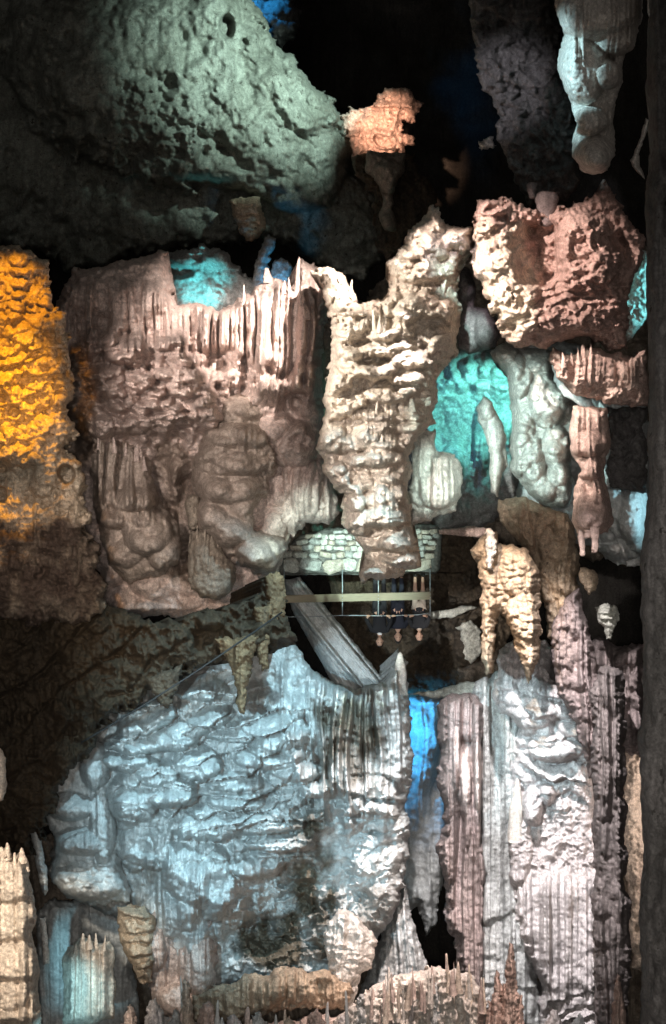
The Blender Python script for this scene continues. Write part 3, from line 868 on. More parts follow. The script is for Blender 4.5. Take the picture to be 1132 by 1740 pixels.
# ================================================================== right pink mass
r = Rock([(802, 410), (808, 362), (815, 338), (850, 334), (880, 344), (900, 350), (930, 362), (950, 350), (1000, 338), (1030, 308), (1062, 368), (1098, 410), (1098, 440), (1080, 460),
          (1070, 500), (1062, 560), (1064, 592), (1040, 592), (1000, 572), (960, 578), (930, 592), (900, 592), (870, 592), (850, 572), (845, 542), (820, 502), (812, 472), (803, 450)],
         20.6, T=70, R=80, step=2, warp=8, wscale=22, gain=1.2)
r.lobes([(860, 470, 60, 90, 26), (1000, 430, 60, 70, 24), (960, 540, 90, 34, 24), (830, 370, 30, 40, 16)], asym=0.3)
r.pit(918, 440, 48, 62, 70, 0.5).pit(895, 405, 40, 40, 16).pit(1052, 408, 16, 20, 22)
r.crag(70, 26).crag(34, 18, kind='ridged', mask=1 - 0.6 * r.ell(860, 480, 40, 70)).crag(14, 10, mask=1 - 0.8 * r.ell(860, 480, 40, 70), sy=0.7).ledges(22, 12, slope=0.25, warp=1.6, fr=0.3, mask=r.ell(960, 520, 130, 60)).crag(8, 5).pillows(20, 14, 10, mask=r.band(520, 600))
r.mud(r.ell(862, 480, 62, 110, 0.5)).mud(r.ell(830, 420, 40, 60, 0.5))  # cream tone over the left part
r.build('rock_mass', M['pinkcream'], 'big craggy pink rock mass with a dark hollow on the right', 'rock')

r = Rock([(1088, 424), (1106, 428), (1108, 500), (1098, 540), (1078, 566), (1060, 590), (1056, 530), (1074, 480)], 22, T=14, step=2, warp=5)
r.crag(10, 8, kind='ridged')
r.build('rock_fringe', M['white'], 'turquoise lit rough strip along the right side of the pink rock mass', 'rock')

r = Rock([(936, 612), (942, 588), (960, 604), (990, 600), (1002, 588), (1040, 596), (1075, 606), (1102, 598), (1104, 692), (1060, 688), (1010, 682), (975, 672), (946, 644)], 20.4, T=34, R=36, step=2, warp=6)
r.flutes(8, 13, mask=r.band(580, 650, 14)).crag(14, 9, kind='ridged', mask=r.band(630, 700)).pillows(14, 10, 9, mask=r.band(640, 700)).crag(30, 6)
r.spikes([(958, 625, 590, 4), (972, 622, 596, 4), (984, 620, 592, 3), (992, 620, 580, 4), (1003, 618, 585, 4), (1012, 618, 600, 3), (1090, 625, 600, 3), (1082, 625, 606, 3)], M['pink'])
r.build('rock_ledge', M['pink'], 'pink spiky ledge under the big pink rock mass at the right', 'rock')
r = Rock([(936, 600), (944, 605), (946, 635), (962, 655), (985, 672), (1006, 680), (1018, 700), (1006, 704), (985, 690), (958, 672), (940, 648)], 20.9, T=9, step=1.7, warp=3)
r.build('calcite_crust', M['blue'], 'thin whitish calcite rim curving under the pink spiky ledge', 'rock')

# ================================================================== the turquoise grotto
r = Rock([(728, 622), (760, 602), (800, 590), (850, 590), (890, 640), (900, 720), (890, 840), (820, 900), (740, 905), (722, 800)], 27.2, T=20, R=30, step=2.3, warp=4, gain=1.0)
r.h = r.h - 46 * np.exp(-((r.u - 795) / 50) ** 2 - ((r.v - 710) / 80) ** 2) - 26 * np.exp(-((r.u - 752) / 22) ** 2 - ((r.v - 715) / 55) ** 2)
r.scales(26, 20, 30, mask=r.band(580, 665), asym=0.6).crag(60, 14).crag(22, 9).crag(11, 4).flutes(22, 12, mask=r.band(740, 900)).lobes([(820, 745, 18, 60, 22), (770, 800, 26, 50, 14)])
r.build('grotto_wall', M['midgrey'], 'hollow turquoise lit grotto wall right of the cream pillar', 'rock wall')

r = Rock([(876, 570), (1000, 585), (1100, 670), (1104, 960), (1050, 955), (1000, 930), (940, 900), (880, 870)], 24.9, T=20, R=30, step=2.2, warp=7)
r.scales(34, 40, 26, asym=0.5).pillows(22, 20, 8).crag(30, 8)
r.build('bulbous_wall', M['blue'], 'pale bulbous rock wall behind the segmented pink column', 'rock wall')
r = Rock([(832, 602), (860, 580), (900, 590), (942, 594), (946, 640), (976, 672), (978, 720), (972, 790), (978, 832), (962, 862), (920, 862), (896, 832), (880, 812), (866, 800), (866, 740), (872, 700), (862, 640)],
         23.6, T=44, R=46, step=2, warp=4)
r.lobes([(852, 604, 26, 24, 24), (878, 640, 26, 40, 24), (920, 610, 30, 26, 14), (930, 680, 34, 50, 30), (885, 720, 24, 50, 20), (905, 780, 24, 36, 26), (945, 760, 26, 40, 26), (950, 800, 22, 28, 24), (905, 800, 18, 26, 20), (925, 830, 24, 24, 20), (960, 840, 18, 24, 16), (880, 780, 18, 34, 18)], asym=0.3)
r.crag(24, 6).pit(945, 715, 30, 14, 14).scales(32, 34, 22, asym=0.5).pillows(20, 18, 8)
r.build('bulbous_flowstone', M['white'], 'pale mint cluster of stone bulbs at the right of the turquoise grotto', 'flowstone')
r = Rock([(812, 690), (822, 672), (838, 680), (852, 715), (862, 750), (862, 790), (852, 812), (858, 790), (846, 846), (834, 838), (830, 800), (832, 760), (822, 728), (812, 712)], 23.0, T=22, R=20, step=1.8, warp=3)
r.lobes([(828, 690, 16, 26, 12), (840, 740, 18, 36, 12), (842, 800, 16, 44, 14)])
r.build('stone_finger', M['white'], 'pale bent stone finger pointing down inside the turquoise grotto', 'dripstone')

r = Rock([(972, 690), (1005, 688), (1032, 696), (1038, 760), (1028, 800), (1036, 840), (1042, 885), (1032, 906), (1012, 908), (984, 914), (972, 882), (976, 830), (986, 800), (970, 772), (968, 735)], 20.6, T=34, R=34, step=1.8, warp=3)
r.lobes([(1002, 755, 36, 22, 18), (1006, 795, 32, 20, 18), (1006, 872, 34, 36, 24)], asym=0.4).flutes(9, 11, mask=1 - r.ell(1006, 875, 34, 26, 0.4)).crag(18, 4)
r.spikes([(1010, 895, 940, 9), (988, 900, 947, 6), (999, 900, 915, 5)], M['pink'], tipr=0.6)
r.build('dripstone_column', M['pink'], 'segmented pink fluted column ending in two short tips at the right', 'dripstone')

r = Rock([(1030, 690), (1098, 690), (1098, 835), (1040, 832), (1032, 800), (1038, 760)], 22.4, T=24, step=2.2, warp=6)
r.crag(16, 12, kind='ridged')
r.build('rock_mass', M['grey'], 'dark crumbly rock between the pink column and the right edge', 'rock')
r = Rock([(1022, 826), (1098, 826), (1100, 948), (1070, 935), (1040, 905), (1030, 880)], 23.4, T=24, step=2.2, warp=6)
r.lobes([(1075, 875, 28, 50, 20), (1045, 850, 24, 34, 10)]).crag(16, 7)
r.build('rock_mass', M['blue'], 'light blue rock behind the tip of the pink column at the right', 'rock')

# teal rock and tan column under the grotto
r = Rock([(848, 850), (880, 842), (930, 860), (966, 870), (982, 920), (985, 1000), (966, 1050), (958, 1108), (930, 1085), (920, 1000), (905, 945), (870, 905), (852, 885)], 22.6, T=34, R=36, step=2, warp=5)
r.flutes(14, 16, wander=0.6).pillows(16, 22, 10).crag(20, 7)
r.build('dripstone_column', M['tan'], 'long grey tan fluted column under the bulb cluster, right of the orange spikes', 'dripstone')

r = Rock([(798, 935), (812, 915), (826, 906), (832, 898), (842, 905), (846, 925), (872, 924), (900, 938), (916, 970), (920, 1010), (918, 1060), (920, 1098), (914, 1128), (900, 1162), (886, 1128), (872, 1084),
          (862, 1054), (850, 1040), (844, 1052), (842, 1092), (836, 1142), (826, 1148), (818, 1120), (815, 1060), (818, 1000), (811, 975), (814, 952), (800, 948)], 21.4, T=30, R=28, step=1.8, warp=4, wscale=16, gain=1.0)
r.lobes([(828, 1000, 16, 60, 12), (880, 970, 34, 46, 16), (890, 1050, 28, 50, 20), (829, 1090, 14, 56, 14), (900, 1120, 18, 40, 12)], asym=0.2).pillows(16, 11, 9).crag(14, 5)
r.flutes(12, 6)
r.build('twin_spikes', M['tan'], 'orange tan pair of thick rock spikes hanging right of the railing', 'dripstone')
r = Rock([(826, 906), (833, 897), (841, 905), (843, 940), (837, 967), (829, 968), (824, 940)], 20.7, T=10, step=1.6, warp=3, wscale=12)
r.crag(10, 4)
r.build('stone_peg', M['white'], 'small cream stone peg on the left of the orange twin spikes', 'dripstone')

r = Rock([(936, 1060), (958, 1015), (985, 1000), (1002, 1060), (1012, 1110), (1022, 1200), (1018, 1320), (1000, 1320), (975, 1230), (945, 1180), (938, 1120)], 22, T=34, R=36, step=2, warp=6)
r.flutes(12, 16).pillows(18, 26, 10).crag(20, 7)
r.build('dripstone_column', M['purple'], 'mauve grey ribbed column between the tan column and the black hollow', 'dripstone')
r = Rock([(1012, 1032), (1028, 1024), (1048, 1030), (1052, 1050), (1044, 1068), (1040, 1084), (1032, 1086), (1026, 1072), (1016, 1056)], 21.5, T=16, step=1.7, warp=4, wscale=14)
r.ledges(12, 6).crag(10, 5)
r.build('rock_stub', M['rubble'], 'small pale banded cone hanging in the black hollow at the right', 'dripstone')
r = Rock([(985, 965), (1005, 968), (1018, 985), (1014, 1005), (1000, 1012), (988, 990)], 21.6, T=12, step=1.8)
r.crag(8, 5)
r.build('rock_lump', M['tan'], 'small ragged tan lump at the edge of the black hollow', 'rock')
r = Rock([(1064, 952), (1095, 944), (1098, 960), (1066, 962)], 22, T=5, step=1.5, warp=2)
r.build('rock_sliver', M['blue'], 'small flat pale sliver by the right edge below the light blue rock', 'rock')

# ================================================================== dark ledge on the left
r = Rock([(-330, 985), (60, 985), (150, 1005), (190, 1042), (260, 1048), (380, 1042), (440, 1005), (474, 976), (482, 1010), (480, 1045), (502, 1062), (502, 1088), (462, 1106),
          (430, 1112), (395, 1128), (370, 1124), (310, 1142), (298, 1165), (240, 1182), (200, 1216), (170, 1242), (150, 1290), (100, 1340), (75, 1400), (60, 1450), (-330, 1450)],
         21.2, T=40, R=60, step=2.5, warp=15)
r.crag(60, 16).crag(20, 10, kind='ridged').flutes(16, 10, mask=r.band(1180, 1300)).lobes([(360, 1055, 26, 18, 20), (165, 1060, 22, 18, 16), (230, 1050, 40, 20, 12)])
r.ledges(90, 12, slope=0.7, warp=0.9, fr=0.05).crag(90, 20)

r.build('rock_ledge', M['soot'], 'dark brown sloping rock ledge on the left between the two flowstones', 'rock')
r = Rock([(366, 1085), (442, 1080), (428, 1145), (419, 1180), (417, 1212), (409, 1219), (402, 1202), (400, 1165), (389, 1135)], 20.5, T=18, step=1.7, warp=5, wscale=16)
r.crag(12, 6).flutes(9, 6)
r.build('rock_spike', M['tanbrown'], 'tan rock spike pointing at the pale blue flowstone, longest under the dark ledge', 'dripstone')
r = Rock([(246, 1150), (310, 1130), (299, 1176), (284, 1204), (272, 1196)], 20.5, T=16, step=1.7, warp=5, wscale=16)
r.crag(12, 6)
r.build('rock_spike', M['darkbrown'], 'dark brown spike under the ledge over the white flowstone crest', 'dripstone')
r = Rock([(432, 1030), (462, 1028), (459, 1100), (455, 1138), (445, 1143), (437, 1110)], 20.6, T=14, step=1.7, warp=4, wscale=16)
r.crag(12, 5).flutes(8, 5)
r.build('rock_spike', M['tanbrown'], 'blunt tan rock peg under the left end of the railing', 'dripstone')
r = Rock([(448, 980), (482, 972), (484, 1030), (474, 1072), (458, 1082)], 20.8, T=14, step=1.7, warp=5, wscale=16)
r.crag(12, 6)
r.build('rock_spike', M['tanbrown'], 'short tan rock nose at the left end of the wooden rail', 'dripstone')
r = Rock([(-330, 1240), (-150, 1262), (0, 1270), (10, 1290), (13, 1330), (6, 1360), (-150, 1400), (-330, 1390)], 17, T=14, warp=3)
r.build('rock_sliver', M['cream'], 'beige rock edge peeking in at the left border halfway down', 'rock')

# ================================================================== lower flowstone
r = Rock([(100, 1245), (145, 1200), (205, 1165), (255, 1135), (300, 1112), (335, 1100), (365, 1100), (400, 1100), (440, 1085), (466, 1080), (498, 1092), (530, 1138), (600, 1172), (652, 1160),
          (676, 1120), (680, 1104), (688, 1128), (694, 1180), (698, 1230), (702, 1270), (698, 1310), (692, 1350), (697, 1400), (692, 1450), (686, 1500), (666, 1560), (642, 1600), (630, 1625), (604, 1660),
          (560, 1668), (400, 1672), (330, 1700), (270, 1690), (240, 1640), (215, 1570), (150, 1540), (105, 1512), (80, 1482), (96, 1420), (82, 1390), (110, 1330)], 24.6, T=110, R=150, step=2, warp=7, grain=0.35)
r.lobes([(340, 1168, 48, 24, 34), (250, 1222, 54, 28, 44, -25), (232, 1262, 52, 24, 44), (295, 1255, 46, 24, 42), (215, 1292, 40, 22, 38), (345, 1228, 60, 22, 36, -20), (335, 1295, 42, 32, 40),
         (268, 1312, 40, 26, 40), (292, 1345, 42, 30, 42), (225, 1355, 44, 52, 44), (470, 1245, 54, 36, 34), (455, 1285, 62, 24, 36), (400, 1240, 52, 24, 28), (350, 1398, 72, 34, 34), (240, 1425, 50, 60, 34),
         (330, 1478, 60, 66, 46), (310, 1545, 36, 40, 36), (362, 1512, 38, 50, 38), (430, 1400, 62, 20, 32), (470, 1432, 62, 16, 32), (430, 1470, 52, 24, 26), (330, 1610, 42, 60, 30), (280, 1560, 42, 40, 24),
         (505, 1310, 50, 18, 30), (545, 1340, 40, 18, 24), (395, 1330, 50, 20, 30), (400, 1360, 50, 20, 30), (640, 1500, 46, 90, 20)], asym=0.7, edge=0.2)
top_right = r.ell(605, 1240, 105, 160, 0.35)
scales = r.ell(360, 1320, 215, 190, 0.4) * (1 - top_right)
left_lumps = r.ell(240, 1290, 95, 100, 0.5)
r.plate(60, 30, 30, mask=scales * (1 - left_lumps) * r.band(1150, 1410), asym=0.75, ang=-14, fr=0.12, groove=0.14)
r.plate(56, 42, 34, mask=left_lumps, asym=0.4, ang=-10, groove=0.6)
r.scales(44, 84, 40, mask=r.ell(330, 1500, 110, 110, 0.5), asym=0.7)
r.plate(56, 17, 20, mask=r.ell(470, 1410, 90, 70, 0.4), asym=0.6, fr=0.2).plate(70, 34, 16, mask=r.ell(640, 1420, 60, 70), asym=0.5, ang=-10)
r.ledges(52, 10, slope=0.22, warp=1.1, mask=scales, fr=0.28, wd=9)
r.flutes(6, 7, mask=scales, lenv=60, wander=0.8)
r.flutes(12, 48, mask=top_right, lenv=320, wander=0.9, brk=0.65).flutes(24, 24, mask=top_right, lenv=400, wander=0.6)
r.flutes(10, 22, mask=r.ell(505, 1190, 45, 100), lenv=200)
r.flutes(9, 20, mask=r.ell(340, 1500, 120, 110, 0.4), lenv=120).flutes(9, 16, mask=r.band(1250, 1330, 20) * r.ell(480, 1290, 70, 60))
r.ledges(34, 18, slope=-0.2, warp=1.0, mask=r.ell(640, 1370, 70, 70)).crag(14, 12, mask=r.ell(620, 1530, 70, 90), kind='ridged').crag(20, 20, mask=r.ell(480, 1570, 120, 110), kind='ridged')
r.pillows(18, 12, 12, mask=r.ell(470, 1580, 130, 100))
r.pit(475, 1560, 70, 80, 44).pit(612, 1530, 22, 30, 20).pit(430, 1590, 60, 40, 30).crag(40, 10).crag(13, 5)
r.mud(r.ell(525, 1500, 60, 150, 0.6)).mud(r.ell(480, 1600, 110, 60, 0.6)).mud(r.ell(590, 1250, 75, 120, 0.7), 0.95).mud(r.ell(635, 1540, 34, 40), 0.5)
r.build('great_flowstone', M['blue'], 'huge pale blue flowstone of overlapping scales filling the lower left', 'flowstone')
BIG = r

r = Rock([(480, 986), (510, 978), (662, 1166), (644, 1200), (588, 1200), (530, 1100), (500, 1045)], 25.9, T=18, R=26, step=1.9, warp=2, back=0.35, tilt=(-0.15, -0.15))
r.flutes(9, 18, ang=-39, wander=0.2, lenv=400, brk=0.9).crag(30, 4)
r.build('fluted_slab', M['blue'], 'leaning pale fluted stone slab running diagonally behind the railing', 'flowstone')
spike(680, 1180, 1108, 13, 23.6, M['white'], name='rock_spike', tipr=0.2, power=0.6, label='pale pointed spire in front of the visitors on top of the great flowstone', cat='dripstone')

r = Rock([(60, 1335), (100, 1270), (150, 1225), (186, 1290), (196, 1400), (212, 1470), (225, 1530), (160, 1542), (118, 1530), (84, 1490), (96, 1425), (80, 1392)], 22.9, T=44, R=50, step=2, warp=6)
r.lobes([(165, 1300, 30, 44, 26), (120, 1370, 40, 26, 26), (140, 1430, 50, 26, 30), (175, 1400, 24, 70, 22), (135, 1500, 60, 28, 22, 10), (170, 1500, 40, 30, 14)], asym=0.5).flutes(9, 10, mask=r.ell(175, 1390, 40, 90))
r.pillows(18, 12, 9, mask=r.band(1455, 1530)).crag(22, 7)
r.build('bulging_flowstone', M['blue'], 'grey blue drooping lobes at the left end of the great flowstone', 'flowstone')
r = Rock([(48, 1405), (62, 1398), (70, 1420), (78, 1470), (82, 1510), (74, 1522), (66, 1490), (56, 1440)], 21.8, T=12, step=1.8, warp=3)
r.ledges(9, 6)
r.build('rock_sliver', M['blue'], 'slim ringed grey blue stem right of the beige spiky column top', 'dripstone')

r = Rock([(240, 1560), (265, 1540), (300, 1600), (360, 1560), (372, 1620), (365, 1680), (345, 1730), (300, 1745), (262, 1700), (245, 1640)], 23.0, T=30, R=32, step=2, warp=5)
r.flutes(9, 12, mask=r.band(1560, 1690)).lobes([(335, 1640, 34, 60, 22), (265, 1600, 24, 50, 16), (310, 1700, 40, 30, 14)], asym=0.4).crag(20, 6)
r.build('fluted_cone', M['rose'], 'mauve fluted lobe under the scales at the bottom left', 'flowstone')

r = Rock([(556, 1565), (575, 1545), (610, 1555), (640, 1600), (632, 1640), (616, 1655), (606, 1700), (590, 1722), (575, 1700), (560, 1680), (552, 1620)], 22.0, T=24, R=28, step=1.9, warp=6)
r.flutes(12, 12).crag(14, 6, kind='ridged')
r.build('flowstone_pedestal', M['white'], 'cream pink foot of stone under the right side of the great flowstone', 'flowstone')

r = Rock([(330, 1690), (385, 1668), (420, 1652), (480, 1645), (550, 1648), (600, 1680), (590, 1712), (500, 1706), (430, 1722), (392, 1735), (330, 1740)], 21.6, T=26, R=30, step=2, warp=10)
r.crag(30, 12).flutes(9, 16, brk=0.5).lobes([(470, 1680, 16, 26, 12)]).crag(18, 4)
r.build('rock_ledge', M['tan'], 'warm brown ledge with one bright facet along the bottom edge', 'rock')

# blue cleft
r = Rock([(660, 1178), (772, 1180), (775, 1400), (752, 1480), (740, 1570), (722, 1590), (710, 1540), (690, 1560), (660, 1560)], 29.5, T=14, step=2.5, warp=5)
r.flutes(16, 14).crag(40, 10).pillows(40, 50, 12, mask=r.band(1180, 1330))
r.build('cleft_wall', M['blue'], 'narrow deep blue wall between the great flowstone and the columns', 'rock wall')
r = Rock([(688, 1480), (700, 1560), (726, 1630), (742, 1700), (600, 1710), (636, 1610), (664, 1560)], 25.2, T=24, step=2, warp=5)
r.flutes(9, 14).crag(20, 6)
r.build('fluted_slope', M['bluegrey'], 'dim grey blue fluted slope at the lower right of the great flowstone', 'flowstone')

# ================================================================== behind the railing
r = Rock([(560, 950), (720, 960), (820, 940), (850, 1000), (868, 1060), (860, 1150), (800, 1172), (740, 1180), (690, 1184), (560, 1180)], 29, T=14, R=30, step=2.4, warp=6)
r.crag(40, 16).crag(14, 8, kind='ridged').lobes([(800, 1090, 30, 40, 14), (770, 1050, 30, 24, 10)])
r.build('back_rock', M['darkbrown'], 'dark brown rock behind the visitors with pale patches at its right', 'rock')
r = Rock([(690, 1182), (740, 1172), (790, 1158), (835, 1162), (850, 1190), (800, 1186), (745, 1186)], 25.6, T=9, step=1.8, warp=4)
r.crag(10, 4)
r.build('rock_ledge', M['rubble'], 'thin pale ledge over the blue cleft below the visitors', 'rock')
r = Rock([(725, 1040), (800, 1030), (812, 1034), (770, 1050), (730, 1052)], 26.8, T=5, step=1.8, warp=3)
r.build('rock_sliver', M['rubble'], 'pale flat rock tongue right of the visitors', 'rock')
r = Rock([(775, 1070), (800, 1055), (818, 1075), (822, 1110), (800, 1130), (785, 1120), (790, 1095)], 26.6, T=8, step=1.8, warp=7)
r.crag(12, 6, kind='ridged')
r.build('rock_lump', M['rubble'], 'ragged pale patch of rock left of the orange twin spikes', 'rock')
r = Rock([(745, 898), (800, 892), (835, 898), (832, 912), (748, 908)], 25.4, T=6, step=1.8, warp=3)
r.crag(9, 3)
r.build('rock_ledge', M['pink'], 'thin rusty pink ledge right of the stone parapet', 'rock')

# ================================================================== right lower columns
r = Rock([(992, 1120), (1020, 1080), (1050, 1100), (1095, 1085), (1098, 1290), (1050, 1280), (1000, 1260)], 23.4, T=24, step=2.2, warp=8)
r.flutes(12, 18).crag(20, 8).pillows(16, 24, 10)
r.build('dripstone_curtain', M['purple'], 'dim mauve ribbed curtain under the black hollow by the right edge', 'flowstone')
r = Rock([(748, 905), (800, 900), (812, 940), (808, 1000), (760, 1012), (744, 970)], 26.6, T=12, step=2, warp=8)
r.crag(14, 9, kind='ridged')
r.build('back_rock', M['darkbrown'], 'dark brown rough block between the parapet and the orange twin spikes', 'rock')
r = Rock([(744, 1190), (770, 1180), (804, 1178), (832, 1200), (834, 1720), (790, 1720), (772, 1640), (756, 1500), (746, 1440), (756, 1380), (746, 1300)], 24.8, T=34, R=36, step=2, warp=10, wscale=40)
r.flutes(11, 22, lenv=300, wander=0.5).flutes(30, 18, lenv=500, wander=0.3).lobes([(790, 1330, 12, 60, 20), (812, 1310, 7, 70, 20), (776, 1290, 8, 60, 16), (800, 1220, 30, 40, 10), (795, 1390, 6, 50, 12)]).crag(26, 6)
r.mud(r.ell(792, 1320, 9, 62, 0.4)).mud(r.ell(813, 1320, 6, 70, 0.4)).mud(r.ell(777, 1270, 7, 40, 0.4), 0.7)  # calcite streaks, with light caught by the ridges put into their colour
r.build('dripstone_column', M['purplecream'], 'mauve fluted column with cream streaks beside the blue cleft', 'rock column')

r = Rock([(800, 1170), (850, 1140), (900, 1170), (910, 1400), (910, 1500), (925, 1760), (800, 1760), (805, 1500)], 24.8, T=34, R=36, step=2, warp=12, wscale=50)
r.flutes(9, 12, lenv=300, wander=0.5).flutes(26, 12, lenv=500, wander=0.3).crag(30, 6).ledges(60, 6, mask=r.band(1500, 1740))
r.build('dripstone_column', M['bluegrey'], 'pale turquoise smooth column right of the mauve one', 'rock column')

r = Rock([(835, 1200), (846, 1102), (872, 1090), (942, 1094), (948, 1150), (985, 1190), (1018, 1240), (1022, 1760), (920, 1760), (914, 1660), (882, 1600), (868, 1500), (866, 1320), (868, 1230)],
         24.4, T=50, R=60, step=2, warp=10, wscale=40)
r.flutes(11, 30, mask=r.band(1490, 1690, 30), lenv=600, wander=0.25, brk=0.85).ledges(30, 20, mask=r.ell(950, 1260, 80, 120, 0.4), slope=-0.25, warp=1.2)
r.pillows(34, 24, 16, mask=r.band(1130, 1290)).crag(12, 7, kind='ridged', mask=r.band(1330, 1480)).flutes(10, 10, mask=r.band(1090, 1200)).crag(34, 6)
r.lobes([(945, 1270, 50, 26, 20), (980, 1235, 34, 24, 20), (880, 1440, 26, 60, 14), (905, 1210, 40, 30, 14), (905, 1370, 18, 34, 22), (930, 1350, 14, 20, 14)], asym=0.5)
xd = r.depth_at(879, 1400)
r.ledges(22, 12, mask=r.band(1690, 1760), slope=0.4, warp=0.8)
r.build('fluted_column', M['palecol'], 'broad white column with straight organ pipe flutes at the lower right', 'rock column')
spike(879, 1430, 1322, 11, xd, M['white'], name='rock_spike', tipr=0.15, power=0.7, label='slim white pointed spire against the broad white column', cat='dripstone')

r = Rock([(1004, 1180), (1020, 1130), (1062, 1140), (1062, 1250), (1066, 1500), (1074, 1600), (1070, 1760), (1012, 1760), (1008, 1500)], 21, T=34, R=30, step=2, warp=6)
r.flutes(11, 16, lenv=260).crag(40, 12, sy=2).pillows(20, 40, 8)
r.build('dripstone_column', M['darkmauve'], 'rough dark grey column left of the pink lit strip', 'rock column')
r = Rock([(1056, 1250), (1070, 1185), (1082, 1178), (1096, 1220), (1096, 1650), (1076, 1650), (1068, 1580), (1056, 1400)], 24.4, T=20, step=2, warp=6)
r.crag(20, 8).crag(10, 4)
r.build('lit_rock', M['cream'], 'peach lit strip of rock between the dark grey column and the right edge', 'rock')

# added column standing in for the dark band at the right border
r = Rock([(1100, -120), (1096, 300), (1102, 700), (1092, 1100), (1088, 1500), (1084, 1860), (1330, 1860), (1330, -120)], 11, T=70, R=90, step=4, warp=8, wscale=90)
r.flutes(24, 16, lenv=900, wander=0.4).crag(60, 24, sy=3).crag(18, 8, sy=3)
r.build('edge_strip', M['grey'], 'dark blurred strip running down the whole right edge, added as a column', 'rock column')

# ================================================================== bottom left
r = Rock([(-330, 1460), (-140, 1440), (-60, 1452), (0, 1446), (12, 1438), (24, 1456), (40, 1444), (48, 1470), (58, 1520), (62, 1560), (54, 1585), (64, 1620), (72, 1780), (-330, 1780)], 18.6, T=40, R=44, step=2, warp=4)
r.flutes(13, 12, lenv=300).ledges(70, 12, warp=0.35, fr=0.04).lobes([(20, 1660, 40, 60, 8)]).crag(20, 4).crag(9, 3)
r.spikes([(12, 1460, 1424, 6), (4, 1462, 1436, 5), (24, 1470, 1444, 5), (38, 1466, 1432, 6), (46, 1480, 1452, 4), (-4, 1460, 1438, 4)], M['cream'])
r.build('spiky_column', M['cream'], 'beige ringed column with spiky crown at the bottom left corner', 'rock column')

r = Rock([(60, 1560), (80, 1530), (150, 1525), (210, 1535), (228, 1600), (240, 1780), (60, 1780)], 26, T=20, step=2.2, warp=5)
r.flutes(12, 7, lenv=160).crag(30, 8)
r.build('fluted_wall', M['blue'], 'turquoise blue fluted wall behind the beige block at the bottom left', 'rock wall')
r = Rock([(68, 1560), (80, 1558), (84, 1638), (72, 1640)], 21.5, T=6, R=6, step=1.6, warp=2)
r.build('stone_chip', M['white'], 'small upright white stone slip right of the beige spiky column', 'rock')
r = Rock([(106, 1640), (118, 1610), (140, 1592), (165, 1600), (190, 1596), (196, 1640), (196, 1728), (160, 1736), (108, 1745)], 22, T=30, R=30, step=1.9, warp=4)
r.flutes(9, 12, lenv=300, brk=0.8).crag(20, 4)
r.spikes([(140, 1610, 1580, 4), (152, 1612, 1588, 4), (128, 1625, 1604, 4), (178, 1615, 1590, 4), (164, 1612, 1586, 3)], M['cream'])
r.build('fluted_block', M['cream'], 'beige fluted block standing before the turquoise wall at the bottom left', 'flowstone')
r = Rock([(198, 1540), (235, 1535), (262, 1560), (268, 1620), (258, 1665), (236, 1668), (222, 1630), (205, 1600)], 22.4, T=24, step=2, warp=6)
r.ledges(22, 12).pillows(16, 14, 8).crag(14, 5)
r.build('rock_lump', M['tan'], 'pale stepped lump right of the beige fluted block', 'rock')

# mound and spikes along the bottom edge
r = Rock([(540, 1800), (570, 1740), (620, 1690), (680, 1655), (740, 1640), (790, 1650), (820, 1672), (834, 1740), (846, 1800)], 20.6, T=44, R=60, step=2, warp=8)
r.crag(40, 20).crag(16, 10, kind='ridged').flutes(8, 18, lenv=60, brk=0.5).pillows(18, 12, 8)
r.build('spiky_mound', M['white'], 'whitish mound covered with thin spikes at the bottom centre', 'rock')
r = Rock([(180, 1800), (200, 1738), (300, 1730), (420, 1742), (560, 1722), (620, 1745), (640, 1800)], 20.9, T=24, R=40, step=2.3, warp=8)
r.crag(24, 9).flutes(8, 9)
r.build('spiky_mound', M['rose'], 'low mauve strip of rock under the small spikes at the bottom left', 'rock')

GR = 'small spikes along the bottom edge'
SL = 'small pale rock spike among many along the bottom edge'
for i in range(40):
    u = 205 + 430 * ((i + 1.6 * rnd.random()) / 40)
    hh = rnd.choice((6, 10, 18, 26, 60)) * (0.7 + 0.6 * rnd.random())
    vb = 1752 + rnd.random() * 30
    spike(u, vb, vb - hh - 16, 2.6 + 4.0 * rnd.random(), 19.4 + rnd.random() * 1.2, M[rnd.choice(('rose', 'cream', 'rose', 'blue'))],
          name='rock_spike', tipr=0.15, label=SL, cat='dripstone', group=GR, lean=(rnd.random() - 0.5) * 0.08)
for i in range(42):
    u = 628 + 200 * rnd.random()
    top = 1672 - 30 * (1 - abs(u - 760) / 140) + 40 * rnd.random()
    spike(u, top + 40, top - rnd.random() * 26, 2.6 + 2.6 * rnd.random(), 19.0 + 0.9 * rnd.random(), M[rnd.choice(('white', 'cream', 'rose'))],
          name='rock_spike', tipr=0.15, label='thin pale spike standing on the whitish mound at the bottom', cat='dripstone', group='thin spikes on the whitish mound')
